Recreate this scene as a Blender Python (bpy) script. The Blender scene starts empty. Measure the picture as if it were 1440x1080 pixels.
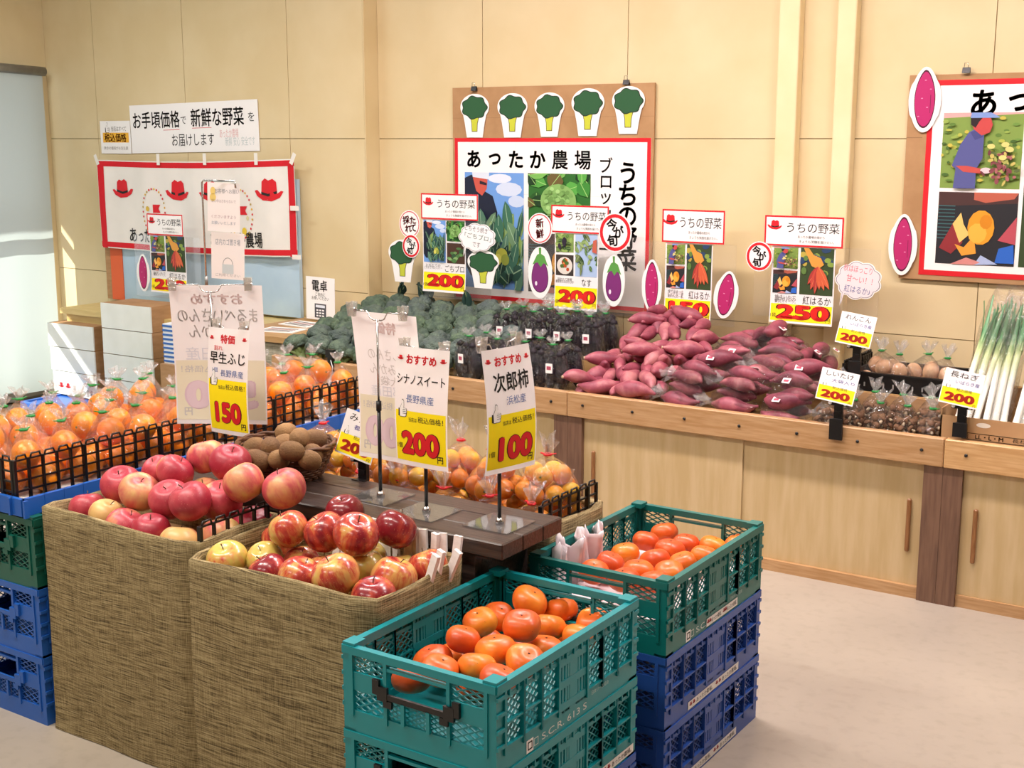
import bpy, bmesh, math, random
from mathutils import Vector, Matrix, Euler
PI = math.pi
S = bpy.context.scene
COL = S.collection
# ---------------------------------------------------------------- camera
CAM_H = 1.5; YAW = math.radians(33.5); PITCH = math.atan(345 / 1800); FPX = 1800.0
cam = bpy.data.cameras.new('camera'); cam.sensor_width = 36.0; cam.lens = FPX / 1440 * 36
cam.clip_start = 0.05
co = bpy.data.objects.new('camera', cam); COL.objects.link(co)
co.location = (0, 0, CAM_H); co.rotation_euler = (PI / 2 - PITCH, 0, YAW)
S.camera = co
# ---------------------------------------------------------------- look
S.view_settings.view_transform = 'Standard'; S.view_settings.look = 'None'
S.view_settings.gamma = 1.0; S.view_settings.use_curve_mapping = False
S.view_settings.exposure = 0.18
S.cycles.use_denoising = True
S.cycles.max_bounces = 8; S.cycles.transparent_max_bounces = 24; S.cycles.diffuse_bounces = 4
S.cycles.caustics_reflective = False; S.cycles.caustics_refractive = False
# ---------------------------------------------------------------- daylight
w = bpy.data.worlds.new('sky'); S.world = w; w.use_nodes = True
bg = w.node_tree.nodes['Background']; bg.inputs[0].default_value = (0.93, 0.97, 1.0, 1); bg.inputs[1].default_value = 1.3
sun = bpy.data.lights.new('sun', 'SUN'); sun.energy = 9.0; sun.angle = math.radians(0.6); sun.color = (1.0, 0.96, 0.88)
so = bpy.data.objects.new('sun', sun); COL.objects.link(so)
SUN_DIR = Vector((0.62, 0.66, -0.60)).normalized()
so.location = (-9, -4, 6); so.rotation_euler = SUN_DIR.to_track_quat('-Z', 'Y').to_euler()
# ---------------------------------------------------------------- ceiling lamps of the shop
def lamp(x, y, z, sx, sy, power, color):
    l = bpy.data.lights.new('ceiling_lamp', 'AREA'); l.shape = 'RECTANGLE'; l.size = sx; l.size_y = sy
    l.energy = power; l.color = color
    o = bpy.data.objects.new('ceiling_lamp', l); COL.objects.link(o); o.location = (x, y, z)
    return o
WARM = (1.0, 0.90, 0.80); PINK = (1.0, 0.86, 0.84); COOL = (0.93, 0.97, 1.0)
for x, e in ((-3.2, 36), (-1.9, 40), (-0.6, 40), (0.7, 20)):
    lamp(x, 3.45, 2.80, 0.9, 0.16, e, PINK)
for x, e in ((-3.6, 36), (-2.3, 34), (-0.9, 12)):
    lamp(x, 1.35, 2.80, 1.1, 0.16, e, WARM)
for x in (-3.4, -1.4):
    lamp(x, -0.6, 2.80, 1.1, 0.16, 22, WARM)
lamp(-5.2, 3.2, 2.80, 1.1, 0.16, 24, COOL)

# ================================================================ helpers
_c, _s, _cp, _sp = math.cos(YAW), math.sin(YAW), math.cos(PITCH), math.sin(PITCH)
def ray(x, y):
    r = x - 720; F = FPX * _cp - (y - 540) * _sp; U = -(y - 540) * _cp - FPX * _sp
    return Vector((r * _c - F * _s, r * _s + F * _c, U))
CP = Vector((0, 0, CAM_H))
def at_z(x, y, h):            # where the sight line through a photo point meets the level h
    d = ray(x, y); return CP + d * ((h - CAM_H) / d.z)
def at_y(x, y, Y):            # ... or the upright plane at depth Y
    d = ray(x, y); return CP + d * (Y / d.y)
def rect_y(x0, x1, y0, y1, Y):
    xm, ym = (x0 + x1) / 2, (y0 + y1) / 2
    a, b = at_y(x0, ym, Y), at_y(x1, ym, Y); t, u = at_y(xm, y0, Y), at_y(xm, y1, Y)
    return a.x, b.x, u.z, t.z

def lin(c):
    if isinstance(c, str):
        c = c.lstrip('#'); c = [int(c[i:i + 2], 16) / 255 for i in (0, 2, 4)]
    return tuple(v / 12.92 if v <= .04045 else ((v + .055) / 1.055) ** 2.4 for v in c)
def newmat(name):
    m = bpy.data.materials.new(name); m.use_nodes = True
    nt = m.node_tree; return m, nt, nt.nodes['Principled BSDF']
def nd(nt, t, **k):
    n = nt.nodes.new(t)
    for a, b in k.items():
        if a.startswith('i_'): n.inputs[int(a[2:])].default_value = b
        else: setattr(n, a, b)
    return n
def mat(name, c1, c2=None, rough=.5, scale=20, stretch=(1, 1, 1), bump=0, bscale=None, metal=0, detail=4, lo=.35, hi=.65, spec=.5, coord='Object', sss=0):
    """procedural surface: two tones mixed by noise, optional bump"""
    m, nt, b = newmat(name); L = nt.links
    c1 = lin(c1); c2 = lin(c2) if c2 else c1
    b.inputs['Roughness'].default_value = rough; b.inputs['Metallic'].default_value = metal
    b.inputs['Specular IOR Level'].default_value = spec
    tc = nd(nt, 'ShaderNodeTexCoord'); mp = nd(nt, 'ShaderNodeMapping'); mp.inputs['Scale'].default_value = stretch
    L.new(tc.outputs[coord], mp.inputs[0])
    n = nd(nt, 'ShaderNodeTexNoise'); n.inputs['Scale'].default_value = scale; n.inputs['Detail'].default_value = detail
    L.new(mp.outputs[0], n.inputs['Vector'])
    r = nd(nt, 'ShaderNodeValToRGB'); e = r.color_ramp.elements
    e[0].position, e[1].position = lo, hi; e[0].color = (*c1, 1); e[1].color = (*c2, 1)
    L.new(n.outputs[0], r.inputs[0]); L.new(r.outputs[0], b.inputs['Base Color'])
    if bump:
        n2 = n
        if bscale:
            n2 = nd(nt, 'ShaderNodeTexNoise'); n2.inputs['Scale'].default_value = bscale; L.new(mp.outputs[0], n2.inputs['Vector'])
        bp = nd(nt, 'ShaderNodeBump'); bp.inputs['Strength'].default_value = bump; bp.inputs['Distance'].default_value = .01
        L.new(n2.outputs[0], bp.inputs['Height']); L.new(bp.outputs[0], b.inputs['Normal'])
    if sss:
        b.inputs['Subsurface Weight'].default_value = sss; b.inputs['Subsurface Scale'].default_value = .01
    return m
_ink = {}
def ink(c, rough=.6):
    if c not in _ink:
        m, nt, b = newmat('ink_' + c); b.inputs['Base Color'].default_value = (*lin(c), 1); b.inputs['Roughness'].default_value = rough
        b.inputs['Specular IOR Level'].default_value = .3
        _ink[c] = m
    return _ink[c]

def V(*a): return Vector(a)
class MB:
    """collects shapes and links them as ONE mesh object"""
    def __init__(s): s.v = []; s.f = []
    def add(s, vs, fs, m, smooth=False):
        k = len(s.v); s.v += [Vector(v) for v in vs]
        s.f += [([i + k for i in f], m, smooth) for f in fs]; return k
    def bb(s, x0, y0, z0, x1, y1, z1, m, M=None):
        vs = [V(x, y, z) for z in (z0, z1) for y in (y0, y1) for x in (x0, x1)]
        if M: vs = [M @ v for v in vs]
        s.add(vs, [(0, 2, 3, 1), (4, 5, 7, 6), (0, 1, 5, 4), (2, 6, 7, 3), (0, 4, 6, 2), (1, 3, 7, 5)], m)
    def box(s, c, d, m, M=None):
        s.bb(c[0] - d[0] / 2, c[1] - d[1] / 2, c[2] - d[2] / 2, c[0] + d[0] / 2, c[1] + d[1] / 2, c[2] + d[2] / 2, m, M)
    def bar(s, a, b, w, h, m):          # rectangular bar from a to b
        a, b = Vector(a), Vector(b); d = b - a; L = d.length
        q = d.to_track_quat('Z', 'Y').to_matrix().to_4x4(); M = Matrix.Translation(a) @ q
        s.bb(-w / 2, -h / 2, 0, w / 2, h / 2, L, m, M)
    def tube(s, pts, r, m, n=8, cap=True, closed=False):
        pts = [Vector(p) for p in pts]; N = len(pts); rs = r if isinstance(r, (list, tuple)) else [r] * N
        rings = []; up = None
        for i, p in enumerate(pts):
            if closed: t = pts[(i + 1) % N] - pts[i - 1]
            else: t = pts[min(i + 1, N - 1)] - pts[max(i - 1, 0)]
            t.normalize()
            if up is None: up = t.orthogonal().normalized()
            x = (up - t * up.dot(t)); x = x.normalized() if x.length > 1e-6 else t.orthogonal().normalized()
            up = x; y = t.cross(x)
            rings.append([p + (x * math.cos(2 * PI * k / n) + y * math.sin(2 * PI * k / n)) * rs[i] for k in range(n)])
        vs = [v for R in rings for v in R]; fs = []
        for i in range(N if closed else N - 1):
            j = (i + 1) % N
            for k in range(n):
                k2 = (k + 1) % n; fs.append((i * n + k, i * n + k2, j * n + k2, j * n + k))
        if cap and not closed: fs += [tuple(range(n))[::-1], tuple(range((N - 1) * n, N * n))]
        s.add(vs, fs, m, True)
    def lathe(s, prof, m, n=24, c=(0, 0, 0), wob=None, M=None):
        vs = []; fs = []
        for i, (r, z) in enumerate(prof):
            for k in range(n):
                a = 2 * PI * k / n; rr = r * (wob(a, i) if wob else 1)
                v = V(c[0] + rr * math.cos(a), c[1] + rr * math.sin(a), c[2] + z)
                vs.append(M @ v if M else v)
        for i in range(len(prof) - 1):
            for k in range(n):
                k2 = (k + 1) % n; fs.append((i * n + k, i * n + k2, (i + 1) * n + k2, (i + 1) * n + k))
        if prof[0][0] > 1e-5: fs.append(tuple(range(n))[::-1])
        if prof[-1][0] > 1e-5: fs.append(tuple(range((len(prof) - 1) * n, len(prof) * n)))
        s.add(vs, fs, m, True)
    def ell(s, c, r, m, n=16, k=10, M=None):
        prof = [(max(1e-6, math.sin(PI * i / k)), -math.cos(PI * i / k)) for i in range(k + 1)]
        vs = []; fs = []
        for (a, z) in prof:
            for j in range(n):
                t = 2 * PI * j / n; v = V(c[0] + r[0] * a * math.cos(t), c[1] + r[1] * a * math.sin(t), c[2] + r[2] * z)
                vs.append(M @ v if M else v)
        for i in range(k):
            for j in range(n):
                j2 = (j + 1) % n; fs.append((i * n + j, i * n + j2, (i + 1) * n + j2, (i + 1) * n + j))
        s.add(vs, fs, m, True)
    # --- flat print, local x right, y up, z towards the viewer
    def poly(s, pts, z, m): s.add([V(x, y, z) for x, y in pts], [tuple(range(len(pts)))], m)
    def rect(s, x0, y0, x1, y1, z, m, nx=1, ny=1):
        vs = [V(x0 + (x1 - x0) * i / nx, y0 + (y1 - y0) * j / ny, z) for j in range(ny + 1) for i in range(nx + 1)]
        fs = [(j * (nx + 1) + i, j * (nx + 1) + i + 1, (j + 1) * (nx + 1) + i + 1, (j + 1) * (nx + 1) + i) for j in range(ny) for i in range(nx)]
        s.add(vs, fs, m)
    def frame(s, x0, y0, x1, y1, t, z, m):
        s.rect(x0, y0, x1, y0 + t, z, m); s.rect(x0, y1 - t, x1, y1, z, m); s.rect(x0, y0 + t, x0 + t, y1 - t, z, m); s.rect(x1 - t, y0 + t, x1, y1 - t, z, m)
    def oval(s, x, y, rx, ry, z, m, n=20, rot=0):
        c, q = math.cos(rot), math.sin(rot)
        s.poly([(x + rx * math.cos(a) * c - ry * math.sin(a) * q, y + rx * math.cos(a) * q + ry * math.sin(a) * c) for a in [2 * PI * k / n for k in range(n)]], z, m)
    def ring(s, x, y, rx, ry, t, z, m, n=28):
        vs = []
        for k in range(n):
            a = 2 * PI * k / n
            vs += [V(x + rx * math.cos(a), y + ry * math.sin(a), z), V(x + (rx - t) * math.cos(a), y + (ry - t) * math.sin(a), z)]
        s.add(vs, [(2 * k, 2 * ((k + 1) % n), 2 * ((k + 1) % n) + 1, 2 * k + 1) for k in range(n)], m)
    def slab(s, pts, z0, z1, mf, ms=None):
        n = len(pts); ms = ms or mf
        k = s.add([V(x, y, z1) for x, y in pts] + [V(x, y, z0) for x, y in pts], [tuple(range(n)), tuple(range(2 * n - 1, n - 1, -1))], mf)
        s.f += [([k + i, k + n + i, k + n + (i + 1) % n, k + (i + 1) % n], ms, False) for i in range(n)]
    def text(s, t, size, x, y, z, m, align='C', bold=0, wfit=None, mirror=False, rot=0, hfit=None):
        vs, fs, (x0, x1, y0, y1) = glyphs(t, 0)
        sx = sy = size
        if wfit: sx = wfit / max(1e-6, x1 - x0)
        ox = {'C': (x0 + x1) / 2, 'L': x0, 'R': x1}[align]; oy = (y0 + y1) / 2
        c, q = math.cos(rot), math.sin(rot); out = []
        sh = [(0, 0)] + ([(bold * math.cos(PI * k / 4), bold * math.sin(PI * k / 4)) for k in range(8)] if bold else [])
        for (du, dv) in sh:
            out = []
            for a, b in vs:
                u, v2 = (a + du - ox) * sx, (b + dv - oy) * sy
                if mirror: u = -u
                out.append(V(x + u * c - v2 * q, y + u * q + v2 * c, z))
            s.add(out, [f[::-1] for f in fs] if mirror else fs, m)
    def map(s, fn): s.v = [Vector(fn(v)) for v in s.v]; return s
    def mesh(s, name):
        me = bpy.data.meshes.new(name); me.from_pydata([tuple(v) for v in s.v], [], [f[0] for f in s.f])
        mats = []
        for f in s.f:
            if f[1] not in mats: mats.append(f[1])
        for m in mats: me.materials.append(m)
        for p, f in zip(me.polygons, s.f): p.material_index = mats.index(f[1]); p.use_smooth = f[2]
        me.update(); return me
    def build(s, name, parent=None, loc=(0, 0, 0), rot=(0, 0, 0)):
        return link(name, s.mesh(name), parent, loc, rot)
def link(name, me, parent=None, loc=(0, 0, 0), rot=(0, 0, 0), scale=None):
    o = bpy.data.objects.new(name, me); COL.objects.link(o); o.parent = parent
    o.location = loc; o.rotation_euler = rot
    if scale: o.scale = scale
    return o
_gl = {}
def glyphs(t, bold):
    k = (t, bold)
    if k not in _gl:
        c = bpy.data.curves.new('lettering', 'FONT'); c.body = t; c.resolution_u = 4
        o = bpy.data.objects.new('lettering', c); COL.objects.link(o)
        dg = bpy.context.evaluated_depsgraph_get(); me = bpy.data.meshes.new_from_object(o.evaluated_get(dg))
        vs = [(v.co.x, v.co.y) for v in me.vertices]; fs = [tuple(p.vertices) for p in me.polygons]
        bpy.data.objects.remove(o); bpy.data.curves.remove(c); bpy.data.meshes.remove(me)
        xs = [v[0] for v in vs] or [0]; ys = [v[1] for v in vs] or [0]
        _gl[k] = (vs, fs, (min(xs), max(xs), min(ys), max(ys)))
    return _gl[k]
def tag(o, label, cat, group=None, kind=None):
    o['label'] = label; o['category'] = cat
    if group: o['group'] = group
    if kind: o['kind'] = kind
    return o
def thing(name, label, cat, loc=(0, 0, 0), rz=0, group=None):
    o = bpy.data.objects.new(name, None); COL.objects.link(o); o.location = loc; o.rotation_euler = (0, 0, rz)
    o.empty_display_size = .05
    return tag(o, label, cat, group)
def struct(o): o['kind'] = 'structure'; return o
def copy_tree(o, parent=None):
    c = o.copy(); COL.objects.link(c)
    if parent: c.parent = parent
    for ch in o.children: copy_tree(ch, c)
    return c
ORD = ['', 'first', 'second', 'third', 'fourth', 'fifth', 'sixth', 'seventh', 'eighth', 'ninth', 'tenth', 'eleventh', 'twelfth', 'thirteenth', 'fourteenth', 'fifteenth', 'sixteenth']
def nth(i, n):
    """i counted from 0 among n, spoken from the left"""
    return 'leftmost' if i == 0 else 'rightmost' if i == n - 1 else ORD[i + 1] + ' from the left'
def relax(P, R, it=60, gap=.0, floor=None, box=None, low=None):
    """push round fruit apart so that none sinks into another"""
    P = [Vector(p) for p in P]; T = [p.copy() for p in P]
    for _ in range(it):
        for i in range(len(P)):
            for j in range(i):
                d = P[i] - P[j]; L = d.length; n = (R[i] + R[j] + gap) - L
                if n > 0:
                    d = d / L if L > 1e-5 else V(0, 0, 1); e = V(d.x, d.y, d.z * .55); P[i] += e * n * .5; P[j] -= e * n * .5
        for i in range(len(P)):
            if floor is not None and P[i].z < floor + R[i]: P[i].z = floor + R[i]
            if box and low[i]: P[i].x = min(max(P[i].x, box[0] + R[i]), box[1] - R[i]); P[i].y = min(max(P[i].y, box[2] + R[i]), box[3] - R[i])
    return P
WALLROT = (PI / 2, 0, 0)
# ================================================================ materials
M_wall = mat('wall_paint', '#dccba2', '#d5c296', .55, 3, bump=.02, bscale=120, spec=.3)
M_wallseam = mat('wall_seam', '#a08a5a', '#8f7a4e', .7)
M_trim = mat('trim_paint', '#ead9b0', '#e4d0a2', .5, 4, spec=.3)
def floor_mat():
    m, nt, b = newmat('concrete_floor'); L = nt.links
    tc = nd(nt, 'ShaderNodeTexCoord'); n1 = nd(nt, 'ShaderNodeTexNoise'); n1.inputs['Scale'].default_value = 1.6; n1.inputs['Detail'].default_value = 8
    n2 = nd(nt, 'ShaderNodeTexNoise'); n2.inputs['Scale'].default_value = 26; n2.inputs['Detail'].default_value = 6
    for n in (n1, n2): L.new(tc.outputs['Object'], n.inputs['Vector'])
    r1 = nd(nt, 'ShaderNodeValToRGB'); e = r1.color_ramp.elements; e[0].position = .3; e[1].position = .72
    e[0].color = (*lin('#a0968a'), 1); e[1].color = (*lin('#b4aa9c'), 1)
    r2 = nd(nt, 'ShaderNodeValToRGB'); e = r2.color_ramp.elements; e[0].position = .25; e[1].position = .5
    e[0].color = (.84, .83, .81, 1); e[1].color = (1, 1, 1, 1)
    mx = nd(nt, 'ShaderNodeMixRGB', blend_type='MULTIPLY'); mx.inputs[0].default_value = .7
    L.new(n1.outputs[0], r1.inputs[0]); L.new(n2.outputs[0], r2.inputs[0]); L.new(r1.outputs[0], mx.inputs[1]); L.new(r2.outputs[0], mx.inputs[2])
    L.new(mx.outputs[0], b.inputs['Base Color']); b.inputs['Roughness'].default_value = .38
    bp = nd(nt, 'ShaderNodeBump'); bp.inputs['Strength'].default_value = .05; L.new(n2.outputs[0], bp.inputs['Height']); L.new(bp.outputs[0], b.inputs['Normal'])
    return m
M_floor = floor_mat()
M_ceil = mat('ceiling_board', '#a8a296', '#9d978b', .8)  # ceiling out of view, tone darkened so less light bounces back
M_wallfar = mat('darkened_far_wall', '#8f8470', '#857a66', .7)  # out-of-view walls coloured dark to cut the bounced fill light
M_rail = mat('pine_rail', '#c09a70', '#ae8558', .45, 9, (1.2, 14, 14), .05)
M_railB = mat('pine_rail_pale', '#d6ae7c', '#c49762', .45, 9, (1.2, 14, 14), .05)
M_ply = mat('birch_plywood', '#ccb48a', '#c0a678', .5, 5, (7, 7, .8), .02)
M_post = mat('brown_post', '#7a5b48', '#664a3a', .5, 8, (12, 12, 1), .06)
M_handle = mat('wooden_handle', '#97683f', '#80552f', .4, 20, (8, 8, 1))
M_plank = mat('dark_stained_plank', '#4a3a33', '#2f2522', .36, 6, (1.6, 22, 22), .12)
M_shelf = mat('shelf_board', '#b8935f', '#a57f4c', .5, 7, (1, 10, 10))
M_paleboard = mat('pale_wood', '#d9c384', '#cdb674', .5, 6, (1, 8, 8))
def burlap(name, c1, c2, c3):
    m, nt, b = newmat(name); L = nt.links
    tc = nd(nt, 'ShaderNodeTexCoord')
    dis = nd(nt, 'ShaderNodeTexNoise'); dis.inputs['Scale'].default_value = 3.2; L.new(tc.outputs['Object'], dis.inputs['Vector'])
    add = nd(nt, 'ShaderNodeMixRGB', blend_type='ADD'); add.inputs[0].default_value = .018
    L.new(tc.outputs['Object'], add.inputs[1]); L.new(dis.outputs['Color'], add.inputs[2])
    outs = []
    for sc in ((15, 15, 440), (420, 420, 26)):
        mp = nd(nt, 'ShaderNodeMapping'); mp.inputs['Scale'].default_value = sc; L.new(add.outputs[0], mp.inputs[0])
        n = nd(nt, 'ShaderNodeTexNoise'); n.inputs['Scale'].default_value = 1.0; n.inputs['Detail'].default_value = 3; n.inputs['Roughness'].default_value = .62; L.new(mp.outputs[0], n.inputs['Vector']); outs.append(n)
    mx = nd(nt, 'ShaderNodeMixRGB', blend_type='MIX'); mx.inputs[0].default_value = .30
    L.new(outs[0].outputs[0], mx.inputs[1]); L.new(outs[1].outputs[0], mx.inputs[2])
    r = nd(nt, 'ShaderNodeValToRGB'); e = r.color_ramp.elements
    e[0].position = .38; e[1].position = .62; e[0].color = (*lin(c1), 1); e[1].color = (*lin(c3), 1)
    x = r.color_ramp.elements.new(.48); x.color = (*lin(c2), 1)
    L.new(mx.outputs[0], r.inputs[0]); L.new(r.outputs[0], b.inputs['Base Color'])
    b.inputs['Roughness'].default_value = .95; b.inputs['Specular IOR Level'].default_value = .05
    bp = nd(nt, 'ShaderNodeBump'); bp.inputs['Strength'].default_value = .55; bp.inputs['Distance'].default_value = .004
    L.new(mx.outputs[0], bp.inputs['Height']); L.new(bp.outputs[0], b.inputs['Normal'])
    return m
M_burlap = burlap('burlap_cloth', '#514839', '#867655', '#afa07a')
M_burlapg = burlap('grey_burlap_cloth', '#706c5c', '#948f7c', '#aeaa98')
def plastic(name, c, rough=.35): return mat(name, c, c, rough, 30, bump=.02, bscale=60)
M_teal = plastic('teal_plastic', '#06868e'); M_green = plastic('dark_green_plastic', '#0d6a66'); M_tealin = M_teal
M_blue = plastic('bright_blue_plastic', '#1f5cb4'); M_navy = plastic('blue_plastic', '#284f9e'); M_black = plastic('black_plastic', '#0c0c0e', .4)
M_gdk = plastic('bottle_green_plastic', '#0b5a4c')
M_blkwire = plastic('black_mesh_plastic', '#0a0909', .35)
M_card = mat('cardboard', '#b38c62', '#a57e55', .8, 10, (1, 1, 6)); M_cardlt = mat('cardboard_light', '#c09a70', '#b58e64', .8, 8)
M_white = ink('f3f2f0', .5); M_paper = mat('white_paper', '#f1eff0', '#ebe9ea', .6, 8)
M_cartonw = mat('white_carton_front', '#e9efe8', '#e2e8e0', .55, 8)
M_steel = mat('steel', '#c8c8c8', '#b8b8b8', .22, metal=1.0)
def film(name, base=.03, rough=.10, tint=(.99, .99, .99), white=.012, wr=26, fres=.30, bd=.03):
    """thin crinkled clear film"""
    m, nt, b = newmat(name); L = nt.links; out = nt.nodes['Material Output']; nt.nodes.remove(b)
    tr = nd(nt, 'ShaderNodeBsdfTransparent'); tr.inputs[0].default_value = (*tint, 1)
    gl = nd(nt, 'ShaderNodeBsdfGlossy'); gl.inputs['Roughness'].default_value = rough
    df = nd(nt, 'ShaderNodeBsdfDiffuse'); df.inputs[0].default_value = (.92, .92, .92, 1)
    tc = nd(nt, 'ShaderNodeTexCoord'); n = nd(nt, 'ShaderNodeTexNoise'); n.inputs['Scale'].default_value = wr; n.inputs['Detail'].default_value = 3; n.inputs['Distortion'].default_value = 1.2
    L.new(tc.outputs['Object'], n.inputs['Vector'])
    bp = nd(nt, 'ShaderNodeBump'); bp.inputs['Strength'].default_value = 1.0; bp.inputs['Distance'].default_value = bd; L.new(n.outputs[0], bp.inputs['Height'])
    L.new(bp.outputs[0], gl.inputs['Normal'])
    lw = nd(nt, 'ShaderNodeLayerWeight'); lw.inputs[0].default_value = .35; L.new(bp.outputs[0], lw.inputs['Normal'])
    ma = nd(nt, 'ShaderNodeMath', operation='MULTIPLY_ADD'); ma.inputs[1].default_value = fres; ma.inputs[2].default_value = base; L.new(lw.outputs['Fresnel'], ma.inputs[0])
    m1 = nd(nt, 'ShaderNodeMixShader'); L.new(ma.outputs[0], m1.inputs[0]); L.new(tr.outputs[0], m1.inputs[1]); L.new(gl.outputs[0], m1.inputs[2])
    m2 = nd(nt, 'ShaderNodeMixShader'); m2.inputs[0].default_value = white; L.new(m1.outputs[0], m2.inputs[1]); L.new(df.outputs[0], m2.inputs[2])
    L.new(m2.outputs[0], out.inputs['Surface']); return m
M_film = film('clear_bag_film', .04, .10, white=.012, fres=.38); M_ruffle = film('gathered_bag_film', .08, .2, white=.12, wr=60)
M_filmdk = film('shiny_bag_film', .035, .07, white=.002, wr=34, fres=.4, bd=.05)
M_acrylic = film('clear_acrylic', .012, .03, (.985, .985, .985), .025, .2, .12)
M_plate = film('smoked_acrylic_plate', .16, .03, (.72, .70, .69), .05, .2)
M_clip = film('clear_plastic_clip', .15, .1, (.85, .82, .76), .22, 20)
def fruit_mat(name, stops, rough, nscale, stretch, spec=.5, coat=0, dots=None, bump=0, bscale=80):
    """colour runs through stops by streaky noise; object colour shifts it, so every fruit differs a little"""
    m, nt, b = newmat(name); L = nt.links
    tc = nd(nt, 'ShaderNodeTexCoord'); oi = nd(nt, 'ShaderNodeObjectInfo')
    mp = nd(nt, 'ShaderNodeMapping'); mp.inputs['Scale'].default_value = stretch; L.new(tc.outputs['Object'], mp.inputs[0])
    cx = nd(nt, 'ShaderNodeCombineXYZ'); mu = nd(nt, 'ShaderNodeMath', operation='MULTIPLY'); mu.inputs[1].default_value = 37; L.new(oi.outputs['Random'], mu.inputs[0])
    for i in range(3): L.new(mu.outputs[0], cx.inputs[i])
    L.new(cx.outputs[0], mp.inputs['Location'])
    n = nd(nt, 'ShaderNodeTexNoise'); n.inputs['Scale'].default_value = nscale; n.inputs['Detail'].default_value = 5; n.inputs['Roughness'].default_value = .6
    L.new(mp.outputs[0], n.inputs['Vector'])
    sep = nd(nt, 'ShaderNodeSeparateColor'); L.new(oi.outputs['Color'], sep.inputs[0])
    ad = nd(nt, 'ShaderNodeMath', operation='ADD'); L.new(n.outputs[0], ad.inputs[0]); L.new(sep.outputs[0], ad.inputs[1])
    gn = nd(nt, 'ShaderNodeMath', operation='MULTIPLY_ADD'); gn.inputs[1].default_value = 1.5; gn.inputs[2].default_value = -.25; L.new(n.outputs[0], gn.inputs[0]); L.new(gn.outputs[0], ad.inputs[0])
    sb = nd(nt, 'ShaderNodeMath', operation='SUBTRACT'); L.new(ad.outputs[0], sb.inputs[0]); sb.inputs[1].default_value = .5
    r = nd(nt, 'ShaderNodeValToRGB'); e = r.color_ramp.elements
    while len(e) < len(stops): e.new(.5)
    for k, (p, c) in enumerate(stops): e[k].position = p; e[k].color = (*lin(c), 1)
    L.new(sb.outputs[0], r.inputs[0]); col = r.outputs[0]
    if dots:
        v = nd(nt, 'ShaderNodeTexVoronoi'); v.inputs['Scale'].default_value = dots[0]; L.new(tc.outputs['Object'], v.inputs['Vector'])
        lt = nd(nt, 'ShaderNodeMath', operation='LESS_THAN'); lt.inputs[1].default_value = dots[1]; L.new(v.outputs['Distance'], lt.inputs[0])
        mm = nd(nt, 'ShaderNodeMath', operation='MULTIPLY'); mm.inputs[1].default_value = dots[3]; L.new(lt.outputs[0], mm.inputs[0])
        mx = nd(nt, 'ShaderNodeMixRGB'); mx.inputs[2].default_value = (*lin(dots[2]), 1); L.new(mm.outputs[0], mx.inputs[0]); L.new(col, mx.inputs[1]); col = mx.outputs[0]
    L.new(col, b.inputs['Base Color']); b.inputs['Roughness'].default_value = rough; b.inputs['Specular IOR Level'].default_value = spec
    b.inputs['Coat Weight'].default_value = coat; b.inputs['Coat Roughness'].default_value = .12
    if bump:
        n3 = nd(nt, 'ShaderNodeTexNoise'); n3.inputs['Scale'].default_value = bscale; L.new(tc.outputs['Object'], n3.inputs['Vector'])
        bp = nd(nt, 'ShaderNodeBump'); bp.inputs['Strength'].default_value = bump; bp.inputs['Distance'].default_value = .004; L.new(n3.outputs[0], bp.inputs['Height']); L.new(bp.outputs[0], b.inputs['Normal'])
    return m
M_fuji = fruit_mat('pink_red_apple_skin', [(.18, '#d8b070'), (.36, '#d58a68'), (.50, '#c4505a'), (.78, '#a22a3c')], .38, 1.0, (16, 16, 5), dots=(170, .10, '#e8c6a0', .5))
M_sweet = fruit_mat('streaked_apple_skin', [(.14, '#cdb85c'), (.36, '#d49a58'), (.52, '#bd4a38'), (.78, '#85202a')], .26, 1.0, (34, 34, 7), coat=.3, dots=(190, .10, '#ecd0a0', .5))
M_persim = fruit_mat('persimmon_skin', [(.2, '#f09a30'), (.5, '#e66e22'), (.8, '#d05020')], .36, 8, (1, 1, 1), coat=.08, dots=(60, .05, '#5a2c14', .6))
M_orange = fruit_mat('orange_peel', [(.2, '#ffa318'), (.8, '#f47e08')], .36, 6, (1, 1, 1), bump=.25, bscale=170)
M_mandarin = fruit_mat('mandarin_peel', [(.2, '#efc02c'), (.5, '#f59a18'), (.8, '#ee7c0e')], .38, 7, (1, 1, 1), bump=.22, bscale=170)
M_kiwi = fruit_mat('kiwi_skin', [(.2, '#9a774c'), (.8, '#6e5033')], .8, 16, (1, 1, 1), bump=.5, bscale=300)
M_spud = fruit_mat('sweet_potato_skin', [(.15, '#bd7c7e'), (.45, '#9c4c5c'), (.8, '#6e2e40')], .5, 14, (1, 1, 1), dots=(46, .07, '#5c2434', .7), bump=.3, bscale=40)
M_spudend = mat('cut_potato_end', '#d8c0a0', '#c2a482', .8, 60)
M_egg = fruit_mat('eggplant_skin', [(.2, '#1c1428'), (.8, '#0f0b18')], .18, 5, (1, 1, 1), coat=.5)
M_taro = fruit_mat('taro_skin', [(.2, '#d8b08a'), (.8, '#b98a62')], .7, 20, (1, 1, 1), bump=.4, bscale=80)
M_mush = fruit_mat('mushroom_cap', [(.2, '#c8a480'), (.5, '#a27a56'), (.8, '#7e583a')], .7, 30, (1, 1, 1))
M_mushs = mat('mushroom_stem', '#d9c6a8', '#c8b08c', .8, 40)
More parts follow.
